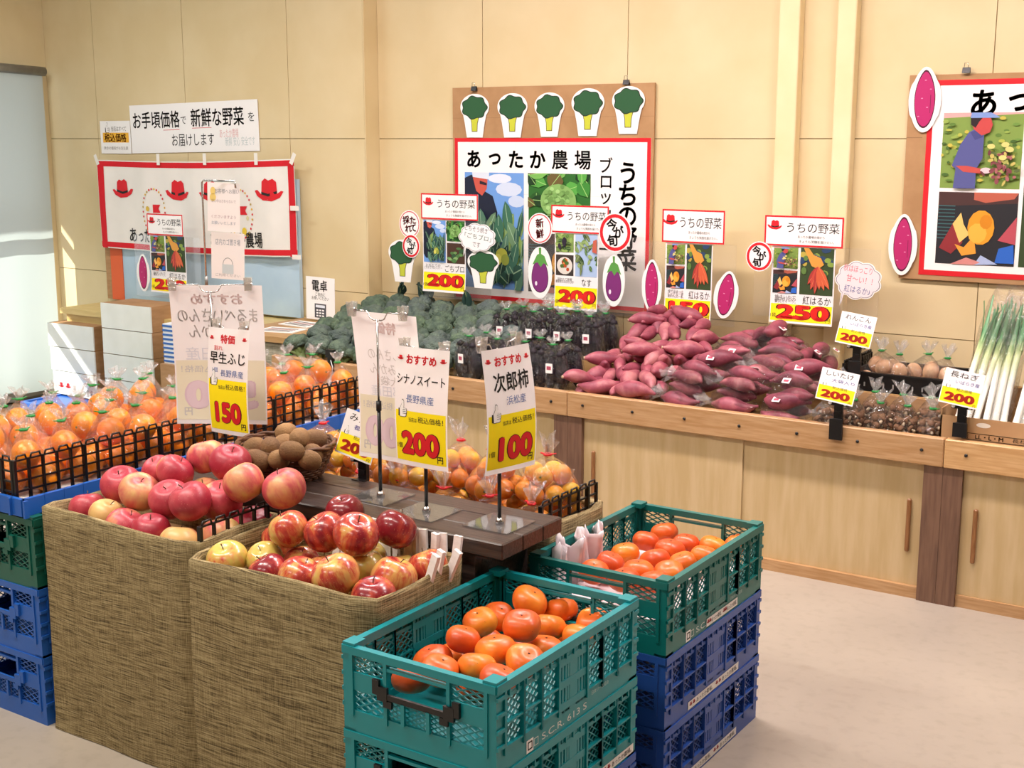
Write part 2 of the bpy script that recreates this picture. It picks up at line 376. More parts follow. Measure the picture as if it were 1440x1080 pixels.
def broccoli_mat():
    m, nt, b = newmat('broccoli_crown'); L = nt.links
    tc = nd(nt, 'ShaderNodeTexCoord'); v = nd(nt, 'ShaderNodeTexVoronoi'); v.inputs['Scale'].default_value = 150; L.new(tc.outputs['Object'], v.inputs['Vector'])
    oi = nd(nt, 'ShaderNodeObjectInfo')
    n = nd(nt, 'ShaderNodeTexNoise'); n.inputs['Scale'].default_value = 22; L.new(tc.outputs['Object'], n.inputs['Vector'])
    r = nd(nt, 'ShaderNodeValToRGB'); e = r.color_ramp.elements; e[0].position = .35; e[1].position = .65; e[0].color = (*lin('#3d5140'), 1); e[1].color = (*lin('#647a5e'), 1)
    L.new(n.outputs[0], r.inputs[0])
    mx = nd(nt, 'ShaderNodeMixRGB'); mx.inputs[2].default_value = (*lin('#5a606a'), 1)
    mu = nd(nt, 'ShaderNodeMath', operation='MULTIPLY'); mu.inputs[1].default_value = .55; L.new(oi.outputs['Random'], mu.inputs[0]); L.new(mu.outputs[0], mx.inputs[0]); L.new(r.outputs[0], mx.inputs[1])
    L.new(mx.outputs[0], b.inputs['Base Color']); b.inputs['Roughness'].default_value = .7; b.inputs['Specular IOR Level'].default_value = .3
    bp = nd(nt, 'ShaderNodeBump'); bp.inputs['Strength'].default_value = .9; bp.inputs['Distance'].default_value = .004; bp.invert = True
    L.new(v.outputs['Distance'], bp.inputs['Height']); L.new(bp.outputs[0], b.inputs['Normal']); return m
M_broc = broccoli_mat()
M_brocs = mat('broccoli_stem', '#8fa568', '#7c9158', .6, 20); M_leafdk = mat('broccoli_leaf', '#34524a', '#27403a', .5, 20, bump=.2)
def leek_mat():
    m, nt, b = newmat('leek_stalk'); L = nt.links
    tc = nd(nt, 'ShaderNodeTexCoord'); sx = nd(nt, 'ShaderNodeSeparateXYZ'); L.new(tc.outputs['Object'], sx.inputs[0])
    n = nd(nt, 'ShaderNodeTexNoise'); n.inputs['Scale'].default_value = 40; mp = nd(nt, 'ShaderNodeMapping'); mp.inputs['Scale'].default_value = (3, 3, .2); L.new(tc.outputs['Object'], mp.inputs[0]); L.new(mp.outputs[0], n.inputs['Vector'])
    a = nd(nt, 'ShaderNodeMath', operation='MULTIPLY_ADD'); a.inputs[1].default_value = .12; L.new(n.outputs[0], a.inputs[0]); L.new(sx.outputs[2], a.inputs[2])
    r = nd(nt, 'ShaderNodeValToRGB'); e = r.color_ramp.elements; e[0].position = .28; e[1].position = .46; e[0].color = (*lin('#f0efe4'), 1); e[1].color = (*lin('#4f8a56'), 1)
    x = e.new(.36); x.color = (*lin('#cfdca0'), 1)
    L.new(a.outputs[0], r.inputs[0]); L.new(r.outputs[0], b.inputs['Base Color']); b.inputs['Roughness'].default_value = .35; return m
M_leek = leek_mat()
M_stem = mat('fruit_stem', '#5a3c24', '#47301c', .8, 60); M_calyx = mat('dry_calyx', '#7a6238', '#5c4a28', .8, 60); M_navel = mat('green_navel', '#7e8a3a', '#6b7530', .7)
M_tiegreen = ink('1f8a3c', .4); M_tiered = ink('cc1f2a', .4)
M_wicker = mat('wicker', '#6f4a2c', '#4c301c', .6, 60, (1, 1, 1), .2)
M_foam = mat('white_foam_net', '#f2f0ee', '#e6e3e0', .7, 60, bump=.3); M_tissue = mat('pinkish_tissue_paper', '#eadfe2', '#dccfd4', .6, 20)
M_cloth = mat('banner_cloth', '#ece9e2', '#e4e1da', .8, 4); M_redcloth = ink('cf1f2b', .8)
def cloth_blind():
    m, nt, b = newmat('roller_blind_cloth'); L = nt.links; out = nt.nodes['Material Output']
    b.inputs['Base Color'].default_value = (*lin('#b9bcb4'), 1); b.inputs['Roughness'].default_value = .8
    t = nd(nt, 'ShaderNodeBsdfTranslucent'); t.inputs[0].default_value = (*lin('#d2e0dc'), 1)
    mx = nd(nt, 'ShaderNodeMixShader'); mx.inputs[0].default_value = .45; L.new(b.outputs[0], mx.inputs[1]); L.new(t.outputs[0], mx.inputs[2]); L.new(mx.outputs[0], out.inputs['Surface']); return m
M_blind = cloth_blind(); M_grey = mat('grey_aluminium', '#9a9a98', '#8c8c8a', .4, metal=.6)
def paper_thin():
    m, nt, b = newmat('thin_price_paper'); L = nt.links; out = nt.nodes['Material Output']
    b.inputs['Base Color'].default_value = (*lin('#f2eff0'), 1); b.inputs['Roughness'].default_value = .6
    t = nd(nt, 'ShaderNodeBsdfTranslucent'); t.inputs[0].default_value = (*lin('#f2ecec'), 1)
    mx = nd(nt, 'ShaderNodeMixShader'); mx.inputs[0].default_value = .3; L.new(b.outputs[0], mx.inputs[1]); L.new(t.outputs[0], mx.inputs[2]); L.new(mx.outputs[0], out.inputs['Surface']); return m
M_thin = paper_thin()
RED, BLK, YEL, BLU, WHT = ink('d31f2a'), ink('23211f'), ink('fbe614'), ink('5472ae'), M_white
# ================================================================ the room
XL, XR, YB, YB2, YF, ZC, XSTEP = -6.43, 3.2, 4.945, 4.846, -3.0, 2.85, -4.057
m = MB(); m.bb(XL - .3, YF, -.1, XR, YB + .2, 0, M_floor); struct(m.build('floor'))
m = MB(); m.bb(XL - .3, YF, ZC, XR, YB + .2, ZC + .1, M_ceil); struct(m.build('ceiling'))
def panels(mb, xs, zs, y, thick=.02, gap=.0035):
    for i in range(len(xs) - 1):
        for j in range(len(zs) - 1):
            mb.bb(xs[i] + gap / 2, y, zs[j] + gap / 2, xs[i + 1] - gap / 2, y + thick, zs[j + 1] - gap / 2, M_wall)
    mb.bb(xs[0], y + .006, zs[0], xs[-1], y + thick + .1, zs[-1], M_wallseam)
m = MB(); panels(m, [XL, -6.006, -5.288, -4.545, XSTEP], [0, .75, 1.5, ZC], YB2)
m.bb(XSTEP, YB2, 0, XSTEP + .006, YB + .12, ZC, M_wall); struct(m.build('wall_back_left'))
m = MB(); panels(m, [XSTEP + .006, -3.434, -2.683, -1.93, -1.18, -.43, .32, 1.07, 1.82, XR], [0, .75, 1.5, ZC], YB); struct(m.build('wall_back'))
m = MB(); m.bb(XR, YF, 0, XR + .1, YB + .2, ZC, M_wallfar); struct(m.build('wall_right'))
m = MB(); m.bb(XL, YF - .1, 0, XR, YF, ZC, M_wallfar); struct(m.build('wall_front'))
# left wall with a wide window
WY0, WY1, WZ0, WZ1 = .6, 4.80, .06, 1.88
m = MB()
m.bb(XL - .12, YF, 0, XL, WY0, ZC, M_wall); m.bb(XL - .12, WY1, 0, XL, YB + .1, ZC, M_wall)
m.bb(XL - .12, WY0, WZ1, XL, WY1, ZC, M_wall); m.bb(XL - .12, WY0, 0, XL, WY1, WZ0, M_wall)
struct(m.build('wall_left'))
wf = MB()
for y in (WY0 + .025, 2.0, 3.34, WY1 - .012): wf.bb(XL - .09, y - .025, WZ0, XL - .04, y + .012, WZ1, M_grey)
for z in (WZ0 + .02, 1.02, WZ1 - .02): wf.bb(XL - .09, WY0, z - .02, XL - .04, WY1, z + .02, M_grey)
win = struct(wf.build('window_1'))
g = MB(); g.bb(XL - .067, WY0, WZ0, XL - .063, WY1, WZ1, M_acrylic); g.build('pane', win)
for (z0, z1, d, n) in ((.0, .055, .012, 'trim_1'),):
    m = MB(); m.bb(XL, 1.0, z0 + .03, XL + .05, YB2, z1, M_grey); m.bb(XL, 1.0, z0, XL + .03, YB2, z0 + .03, M_grey)
    m.bb(XL + .05, 4.36, .02, XL + .09, 4.44, .07, M_grey); struct(m.build(n))
for (x0, x1, n) in ((-1.987, -1.902, 'trim_2'), (-1.752, -1.678, 'trim_3')):
    m = MB(); m.bb(x0, YB - .055, 0, x1, YB, ZC, M_trim); o = struct(m.build(n))
    b = o.modifiers.new('bevel', 'BEVEL'); b.width = .006; b.segments = 2
m = MB(); m.bb(XL - .95, .3, 1.96, XL - .12, YB + .1, 2.02, M_grey); m.build('added_sun_canopy')['kind'] = 'structure'  # unseen canopy added outside to keep sun off the upper blind
# roller blinds hanging in front of the window
def blind(y0, y1, z0, label):
    t = thing('roller_blind', label, 'blind', (XL + .07, (y0 + y1) / 2, 0), 0, 'roller blinds on the left window')
    w_ = y1 - y0; m = MB(); n = 16
    vs = []; fs = []
    for j in range(n + 1):
        z = 1.86 + (z0 - 1.86) * j / n
        for i in range(n + 1):
            y = -w_ / 2 + w_ * i / n; vs.append(V(.012 * math.sin(i * .9 + j * .15) * (j / n) * .5, y, z))
    for j in range(n):
        for i in range(n): k = j * (n + 1) + i; fs.append((k, k + 1, k + n + 2, k + n + 1))
    m.add(vs, fs, M_blind, True); m.build('blind_cloth', t)
    m = MB(); m.tube([(0, -w_ / 2 - .02, 1.90), (0, w_ / 2 + .015, 1.875)], .026, M_grey, 14); m.build('roller_tube', t)
    m = MB(); m.bb(-.006, -w_ / 2, z0 - .02, .006, w_ / 2, z0, M_grey); m.build('bottom_bar', t)
blind(4.06, 4.765, .05, 'grey-green roller blind pulled down beside the back corner of the room')
blind(.55, 3.30, .05, 'wide grey-green roller blind further from the back corner')

# ================================================================ produce counter along the back wall
CY, RT, RB = 4.10, .556, .462
def cabinet(x0, x1, label, rail=M_rail, left_post=True, handles=(1, 1)):
    t = thing('produce_cabinet', label, 'cabinet', ((x0 + x1) / 2, CY, 0), 0, 'wooden produce cabinets'); h = (x1 - x0) / 2
    m = MB(); m.bb(-h + .001, -.012, RB, h - .001, .02, RT, rail); o = m.build('front_rail', t)
    o.modifiers.new('bevel', 'BEVEL').width = .003
    n = MB(); k = 7
    for i in range(k):
        x = -h + .07 + (2 * h - .14) * i / (k - 1); n.tube([(x, -.0125, RB + .05), (x, -.0155, RB + .05)], .0055, M_black, 8)
    n.build('screw_heads', o)
    for s in (-1, 1):
        m = MB(); a = s * h; m.bb(min(a, a - s * .062) + .0005, -.004, .0, max(a, a - s * .062) - .0005, .05, RB, M_post); m.build('post', t)
    for s in (-1, 1):
        m = MB(); x = (-h + .062, .006) if s < 0 else (-.006, h - .062)
        yy = .014 if s < 0 else .022
        m.bb(x[0], yy, .04, x[1], yy + .006, RB - .002, M_ply); d = m.build('sliding_door', t)
        hx = s * (h - .062 - .045); m = MB(); m.bb(hx - .007, yy - .012, .155, hx + .007, yy, .335, M_handle); b = m.build('handle', d); b.modifiers.new('bevel', 'BEVEL').width = .003
    m = MB(); m.bb(-h + .062, .006, 0, h - .062, .05, .04, M_rail); m.build('kick_strip', t)
    m = MB(); m.bb(-h + .001, .02, .50, h - .001, .30, .525, M_shelf); m.build('front_shelf', t)
    m = MB(); m.bb(-h + .001, .29, .525, h - .001, .302, .622, M_shelf); m.bb(-h + .001, .302, .58, h - .001, .735, .60, M_shelf); m.build('raised_shelf', t)
    m = MB(); m.bb(-h + .001, .05, 0, -h + .018, .735, .50, M_post); m.bb(h - .018, .05, 0, h - .001, .735, .50, M_post); m.bb(-h + .018, .72, 0, h - .018, .735, .615, M_shelf); m.build('carcass', t)
    return t
cabinet(-3.99, -2.456, 'wooden produce cabinet under the broccoli and bagged eggplants')
cabinet(-2.456, -1.047, 'wooden produce cabinet under the sweet potatoes and mushrooms')
cabinet(-1.047, .36, 'wooden produce cabinet under the leeks, with a paler front rail', M_railB)
# ================================================================ far left corner
t = thing('display_board', 'light blue display board with an orange edge behind the cloth banner', 'board', (-5.2, 4.826, .60))
m = MB(); m.bb(-.62, -.012, 0, .72, .01, .70, mat('light_blue_board', '#b9d3e6', '#a9c6dd', .5, 4)); m.build('board_face', t)
m = MB(); m.bb(-.72, -.016, 0, -.62, .01, .70, ink('e0663a')); m.build('orange_edge', t, )
m = MB(); m.bb(-.77, -.01, 0, -.72, .01, .70, M_card); m.build('side_strip', t)
t = thing('pale_counter', 'pale wooden counter under the blue display board', 'counter', (-5.2, 4.66, 0))
m = MB(); m.bb(-.75, -.19, .555, .75, .18, .585, M_paleboard); m.build('counter_top', t)
m = MB(); m.bb(-.72, -.17, 0, .72, .17, .555, M_paleboard); m.build('counter_body', t)
t = thing('side_table', 'small side table with a grey burlap skirt left of the broccoli', 'table', (-4.22, 4.50, 0))
m = MB(); m.bb(-.20, -.28, .585, .20, .30, .612, M_shelf); m.build('table_top', t)
m = MB(); n = 40; vs = []; fs = []
peri = [(-.19 + .38 * i / n, -.262) for i in range(n + 1)] + [(.19, -.262 + .5 * i / n) for i in range(1, n + 1)]
peri = [(-.19, .24 - .5 * i / n) for i in range(n)] + peri
for j in range(7):
    for i, (x, y) in enumerate(peri): k = .006 * math.sin(i * .55) * (j / 6); vs.append(V(x * (1 + k), y - k * 1.2, .584 - .575 * j / 6))
P_ = len(peri)
for j in range(6):
    for i in range(P_ - 1): fs.append((j * P_ + i, j * P_ + i + 1, (j + 1) * P_ + i + 1, (j + 1) * P_ + i))
m.add(vs, fs, M_burlapg, True); o = m.build('burlap_skirt', t); o.modifiers.new('solid', 'SOLIDIFY').thickness = .003
def leaflet(x, y, z, rz, label, s=1):
    m = MB(); m.bb(-.10 * s, -.07 * s, 0, .10 * s, .07 * s, .004, M_white)
    for k in range(4): m.bb(-.08 * s, -.05 * s + k * .026, .004, .07 * s, -.036 * s + k * .026, .0044, ink('5b5552') if k != 2 else ink('a8645c'))
    o = m.build('leaflet', None, (x, y, z), (0, 0, rz)); tag(o, label, 'paper', 'leaflets on the side table'); return o
leaflet(-4.20, 4.38, .6125, .2, 'printed leaflet lying on the wooden side table, nearer the front edge')
leaflet(-4.25, 4.58, .6125, -.1, 'printed leaflet lying on the wooden side table, behind the other one')
# dollies and cartons
def dolly(x, y, matl, label):
    t = thing('platform_dolly', label, 'dolly', (x, y, 0), 0, 'platform dollies under the cartons')
    m = MB(); m.bb(-.28, -.20, .085, .28, .20, .11, matl)
    for s in (-1, 1):
        m.bb(-.29, s * .20 - .012, .08, .29, s * .20 + .012, .118, matl); m.bb(s * .28 - .012, -.2, .08, s * .28 + .012, .2, .118, matl)
    o = m.build('deck', t); o.modifiers.new('bevel', 'BEVEL').width = .004
    for sx in (-1, 1):
        for sy in (-1, 1):
            m = MB(); x_, y_ = sx * .22, sy * .15
            m.tube([(x_ - .012, y_, .036), (x_ + .012, y_, .036)], .036, M_white, 16); m.tube([(x_ - .0125, y_, .036), (x_ + .0125, y_, .036)], .016, M_grey, 12)
            m.bb(x_ - .018, y_ - .018, .06, x_ + .018, y_ + .018, .086, M_steel); m.bb(x_ - .018, y_ - .01, .03, x_ - .013, y_ + .01, .066, M_steel); m.bb(x_ + .013, y_ - .01, .03, x_ + .018, y_ + .01, .066, M_steel); m.build('caster', t)
    return t
dolly(-5.62, 4.36, M_blue, 'blue platform dolly on casters under the left carton stack')
dolly(-4.98, 4.32, plastic('turquoise_plastic', '#1f9fae'), 'turquoise platform dolly under the right carton stack')
def hat(mb, x, y, s, z, m=None, flip=1):
    m = m or RED
    pts = [(-.5, .12), (-.42, -.02), (-.2, -.14), (.12, -.17), (.38, -.08), (.5, .08), (.42, .1), (.3, .03), (.27, .34), (.16, .42), (.02, .38), (-.1, .44), (-.22, .36), (-.25, .02), (-.4, .14)]
    mb.poly([(x + flip * a * s, y + b * s) for a, b in (pts if flip > 0 else pts[::-1])], z, m)
    mb.poly([(x + flip * a * s, y + b * s) for a, b in ([(-.25, .02), (.0, -.04), (.3, .03), (.29, .1), (.0, .03), (-.25, .09)])][::flip], z + .0004, BLK)
def carton(x, y, z, w_, d, h, label, grp, writing=False, lean=0):
    t = thing('carton', label, 'box', (x, y, z), lean, grp)
    m = MB(); m.bb(-w_ / 2, -d / 2 + .004, 0, w_ / 2, d / 2, h - .002, M_card); m.build('box_body', t)
    m = MB(); m.bb(-w_ / 2 - .004, -d / 2 - .004, .002, w_ / 2 + .004, -d / 2 + .004, h - .0025, M_cartonw); f = m.build('white_front', t)
    if writing:
        p = MB(); hat(p, -w_ * .33, h * .36, .05, .0005); hat(p, -w_ * .16, h * .36, .05, .0005, flip=-1)
        p.text('あったか農場。', .04, w_ * .20, h * .22, .0005, BLK, wfit=w_ * .5); p.build('lettering', f, (0, -d / 2 - .004, 0), WALLROT)
cA = at_z(137, 563, .118); cB = at_z(217, 578, .118)
bx = [('bottom carton', True), ('middle carton', False), ('top carton', False)]
for k, (n, wr) in enumerate(bx):
    carton(cA.x - .18 - k * .008, cA.y + .11, .118 + k * .132, .36, .21, .132, 'white-fronted %s of the three on the blue dolly' % n, 'cartons on the blue dolly', wr, .02 * (k - 1))
bx = ['bottom carton', 'second carton up', 'third carton up', 'top carton']
for k, n in enumerate(bx):
    carton(cB.x - .185, cB.y + .11, .118 + k * .135, .37, .21, .135, 'white-fronted %s of the four on the turquoise dolly' % n, 'cartons on the turquoise dolly', k == 0, .012 * (k % 2))
m = MB(); m.bb(-.1, -.1, 0, .1, .1, .20, ink('e8eef2'))
for k in range(9): m.bb(-.102, -.102, .008 + k * .022, .102, .102, .018 + k * .022, ink('3a6cb4'))
sb = m.build('striped_box', None, (-4.83, 4.40, .398)); tag(sb, 'blue and white striped box on brown cartons behind the hanging price sheet', 'box')
for k in range(2):
    m = MB(); m.bb(-.1, -.12, 0, .1, .12, .139, M_card); m.bb(-.1, -.008, .139, .1, .008, .1395, M_cardlt)
    o = m.build('carton', None, (-4.84, 4.40, .119 + k * .1395)); tag(o, 'plain brown carton at the right on the turquoise dolly, ' + ['bottom', 'upper'][k] + ' of two', 'box', 'brown cartons on the turquoise dolly')
# hand towel / paper cone hung on the counter rail and its black clip
# ================================================================ folding crates
CW, CL, CH = .363, .54, .177
_cr = {}
def crate_parts(mt, hm):
    if (mt.name, hm.name) in _cr: return _cr[(mt.name, hm.name)]
    W, L, H = CW / 2, CL / 2, CH
    base = MB()
    base.bb(-W + .012, -L + .012, .012, W - .012, L - .012, .018, mt)
    for s in (-1, 1):
        base.bb(s * W - (.012 if s > 0 else 0), -L, .0, s * W + (0 if s > 0 else .012), L, .034, mt)
        base.bb(-W + .0121, s * L - (.012 if s > 0 else 0), .0, W - .0121, s * L + (0 if s > 0 else .012), .034, mt)
    for sx in (-1, 1):                                   # ladder-like corner posts
        for sy in (-1, 1):
            x, y = sx * W, sy * L
            X0, X1 = sorted((x, x - sx * .012)); Y0, Y1 = sorted((y, y - sy * .026))
            base.bb(X0, min(y - sy * .0101, y - sy * .026), .034, X1, max(y - sy * .0101, y - sy * .026), H - .004, mt)
            base.bb(min(x, x - sx * .022), min(y, y - sy * .010), .034, max(x, x - sx * .022), max(y, y - sy * .010), H - .004, mt)
            for k in range(4):
                z = .05 + k * .032; base.bb(min(x + sx * .004, x - sx * .002), Y0, z, max(x + sx * .004, x - sx * .002), Y1, z + .008, mt)
            base.bb(min(x, x - sx * .03), min(y, y - sy * .035), H - .006, max(x, x - sx * .03), max(y, y - sy * .035), H + .006, mt)
    side = MB()          # long wall, built in the y-z plane, x outward, centred at x=0
    y0, y1, z0, z1 = -L + .026, L - .026, .034, H - .004
    side.bb(-.012, -L, H - .018, .003, L, H, mt)
    side.bb(-.006, y0, z0, 0, y1, z0 + .014, mt)
    for k in range(17): side.bb(-.002, y0 + (y1 - y0) * (k + .5) / 17 - .002, H - .03, .004, y0 + (y1 - y0) * (k + .5) / 17 + .002, H - .018, mt)
    side.bb(-.006, y0, H - .036, 0, y1, H - .028, mt)
    zc0, zc1 = z0 + .014, H - .036; pan = .055
    cols = [(y0 + (-pan - y0) * i / 3, y0 + (-pan - y0) * (i + 1) / 3) for i in range(3)]; cols += [(-b, -a) for a, b in cols]
    rows = [(zc0, (zc0 + zc1) / 2), ((zc0 + zc1) / 2, zc1)]
    for a, b in cols:
        for e in (a, b): side.bb(-.009, e - .003, z0, .004, e + .003, H - .018, mt)
        for c, d in rows:
            side.bb(-.009, a, c - .002, .003, b, c + .002, mt)
            n = 3
            for i in range(-n, n):
                for sg in (1, -1):
                    p0, p1 = i / n, i / n + 1.0
                    pts = []
                    u0, v0, u1, v1 = p0, 0, p1, 1
                    if u0 < 0: v0 = -u0; u0 = 0
                    if u1 > 1: v1 = 1 - (u1 - 1); u1 = 1
                    if v1 - v0 < .1: continue
                    if sg < 0: u0, u1 = 1 - u0, 1 - u1
                    side.bar((-.006, a + (b - a) * u0, c + (d - c) * v0), (-.006, a + (b - a) * u1, c + (d - c) * v1), .0026, .0024, mt)
    for z in (zc0, (zc0 + zc1) / 2, zc1): side.bb(-.0075, -pan, z - .008, .0012, pan, z + .008, mt)
    ys = [-pan, -.043, -.031, -.019, .019, .031, .043, pan]
    side.bb(-.0068, -.0125, z0, .0006, .0125, H - .018, mt)
    for y in (-.037, -.025, .025, .037, -.048, .048, -.016, .016): side.bb(-.006, y - .0035, z0, 0, y + .0035, H - .018, mt)
    end = MB()           # short wall in the x-z plane, y outward
    x0, x1 = -W + .022, W - .022
    end.bb(-W, -.012, H - .016, W, .003, H, mt)
    end.bb(x0, -.006, z0, x1, 0, z0 + .012, mt)
    hx, h0, h1 = .075, .092, .146
    for x in (-hx, hx, x0, x1): end.bb(x - .004, -.010, z0, x + .004, .003, H - .016, mt)
    end.bb(-hx, -.010, h0 - .006, hx, .003, h0, mt); end.bb(-hx, -.010, h1, hx, .002, h1 + .006, mt)
    end.bb(x0, -.006, h0 - .004, -hx, 0, h0 + .004, mt); end.bb(hx, -.006, h0 - .004, x1, 0, h0 + .004, mt)
    def lattice(a, b, c, d, n):
        for i in range(-n, n):
            for sg in (1, -1):
                u0, v0, u1, v1 = i / n, 0, i / n + 1.0, 1
                if u0 < 0: v0 = -u0; u0 = 0
                if u1 > 1: v1 = 1 - (u1 - 1); u1 = 1
                if v1 - v0 < .1: continue
                if sg < 0: u0, u1 = 1 - u0, 1 - u1
                end.bar((a + (b - a) * u0, -.005, c + (d - c) * v0), (a + (b - a) * u1, -.005, c + (d - c) * v1), .0027, .0027, mt)
    lattice(x0, -hx, z0 + .012, h0 - .004, 3); lattice(hx, x1, z0 + .012, h0 - .004, 3); lattice(-hx, 0, z0 + .012, h0 - .006, 4); lattice(0, hx, z0 + .012, h0 - .006, 4)
    lattice(x0, -hx, h1 - .02, H - .016, 3); lattice(hx, x1, h1 - .02, H - .016, 3)
    end.bb(x0, -.005, h0 + .004, -hx, 0, h1 - .02, mt); end.bb(hx, -.005, h0 + .004, x1, 0, h1 - .02, mt)
    han = MB(); han.bb(-hx + .006, .001, h0 - .002, hx - .006, .007, h0 + .009, hm)
    for s in (-1, 1):
        han.bb(s * (hx + .004) - .012, .001, h0 - .006, s * (hx + .004) + .012, .008, h0 + .022, hm); han.bb(s * (hx + .02) - .008, .001, h0 + .004, s * (hx + .02) + .008, .0075, h0 + .034, hm); han.bb(s * .03 - .004, .001, h0 - .045, s * .03 + .004, .007, h0, mt)
        han.bb(s * (hx - .008) - .01, .001, h0 - .018, s * (hx - .008) + .01, .007, h0 - .004, hm)
    _cr[(mt.name, hm.name)] = (base.mesh('base'), side.mesh('long_side'), end.mesh('end_panel'), han.mesh('handle'))
    return _cr[(mt.name, hm.name)]
def crate(x, y, z, mt, label, grp, rz=0, strip=None, code=False, hm=None, sz=1):
    hm = hm or mt
    b, s, e, h = crate_parts(mt, hm)
    t = thing('folding_crate', label, 'crate', (x, y, z), rz, grp); t.scale = (1, 1, sz)
    link('base', b, t)
    for k in (1, -1):
        link('long_side', s, t, (k * CW / 2, 0, 0), (0, 0, 0 if k > 0 else PI)); ep = link('end_panel', e, t, (0, k * CL / 2, 0), (0, 0, 0 if k > 0 else PI))
        link('handle', h, ep)
    if code:
        p = MB(); p.text('S.C.R. 613 S', .02, -.03, .017, .0006, ink('cfd8d4'), wfit=.17); p.frame(-.143, .009, -.128, .025, .0016, .0006, ink('cfd8d4'))
        p.text('日本リース協会', .01, .10, .040, .0066, ink('a8bcb8'), wfit=.07); p.build('lettering', t, (CW / 2, 0, 0), (PI / 2, 0, PI / 2))
        p = MB(); p.rect(-.17, .004, -.146, .03, .0008, WHT); p.frame(-.166, .009, -.15, .026, .003, .0012, BLK); p.build('sticker', t, (CW / 2, 0, 0), (PI / 2, 0, PI / 2))
    if strip:
        p = MB(); a, b_ = strip; p.rect(a, .006, b_, .026, .0012, ink('e2dfda'))
        n = max(1, round((b_ - a) / .12)); wd = (b_ - a) / n
        for i in range(n):
            p.text('あったか農場。', .013, a + wd * (i + .62), .016, .0017, ink('3a3230'), wfit=wd * .62); hat(p, a + wd * (i + .1), .016, .016, .0017, ink('a03038')); hat(p, a + wd * (i + .22), .016, .016, .0017, ink('a03038'), -1)
        p.build('name_strip', t, (CW / 2, 0, 0), (PI / 2, 0, PI / 2))
    return t
H = CH
FX, FY = -1.397, 2.055      # front persimmon stack
crate(FX, FY, 2 * H, M_teal, 'open teal folding crate of persimmons at the front', 'persimmon crates', code=True, hm=M_black)
crate(FX, FY, H, M_teal, 'teal folding crate under the front persimmon crate', 'crates under the persimmons', strip=(-.02, .26), hm=M_black)
crate(FX, FY, 0, M_navy, 'blue folding crate standing on the floor, bottom of the front persimmon stack', 'crates under the persimmons', strip=(-.2, .26))
RX, RY = -1.386, 2.715      # rear persimmon stack
crate(RX, RY, 2 * H, M_green, 'open green folding crate of persimmons nearer the cabinets', 'persimmon crates', strip=(-.06, .12), code=True)
crate(RX, RY, H, M_navy, 'blue folding crate directly under the rear persimmon crate', 'crates under the persimmons', strip=(-.15, .14))
crate(RX, RY, 0, M_navy, 'blue folding crate on the floor, bottom of the rear persimmon stack', 'crates under the persimmons', strip=(-.15, .14))
LX = -2.90
def RL(x, y, a=.085):
    u, v = x + 2.72, y - 1.92; return (-2.72 + u * math.cos(a) - v * math.sin(a), 1.92 + u * math.sin(a) + v * math.cos(a))
names = ['stack at the front corner', 'stack in the middle', 'stack at the far end']
for r, LY in enumerate((2.19, 2.735, 3.28)):
    for k, (mt, c) in enumerate(((M_blue, 'blue crate on the floor'), (M_blue, 'second blue crate up'), (M_gdk, 'bottle green crate'))):
        crate(LX, LY, k * H * 1.047, mt, '%s under the oranges, %s' % (c, names[r]), 'crates under the bagged oranges', sz=1.047)
t = thing('orange_tray', 'shallow blue tray under the bagged oranges on the left stand', 'tray', (-3.008, 2.735, 3 * H * 1.047 + .0065))
m = MB(); TW = .262; m.bb(-TW, -.82, 0, TW, .66, .012, M_blue)
for s in (-1, 1): m.bb(s * TW - .006, -.82, 0, s * TW + .006, .66, .045, M_blue); ye = -.82 if s < 0 else .66; m.bb(-TW, ye - .006, 0, TW, ye + .006, .045, M_blue)
for k in range(25): m.bb(TW, -.82 + k * .06, 0, TW + .007, -.813 + k * .06, .045, M_blue)
for k in range(10): m.bb(-TW + k * .06, -.833, 0, -TW + .007 + k * .06, -.82, .045, M_blue)
m.bb(-TW + .006, -.81, .012, TW - .006, .65, .020, mat('tray_lining', '#40506a', '#38465e', .6)); m.build('tray_body', t)
STAND_Z = 3 * H * 1.047 + .0065 + .0205
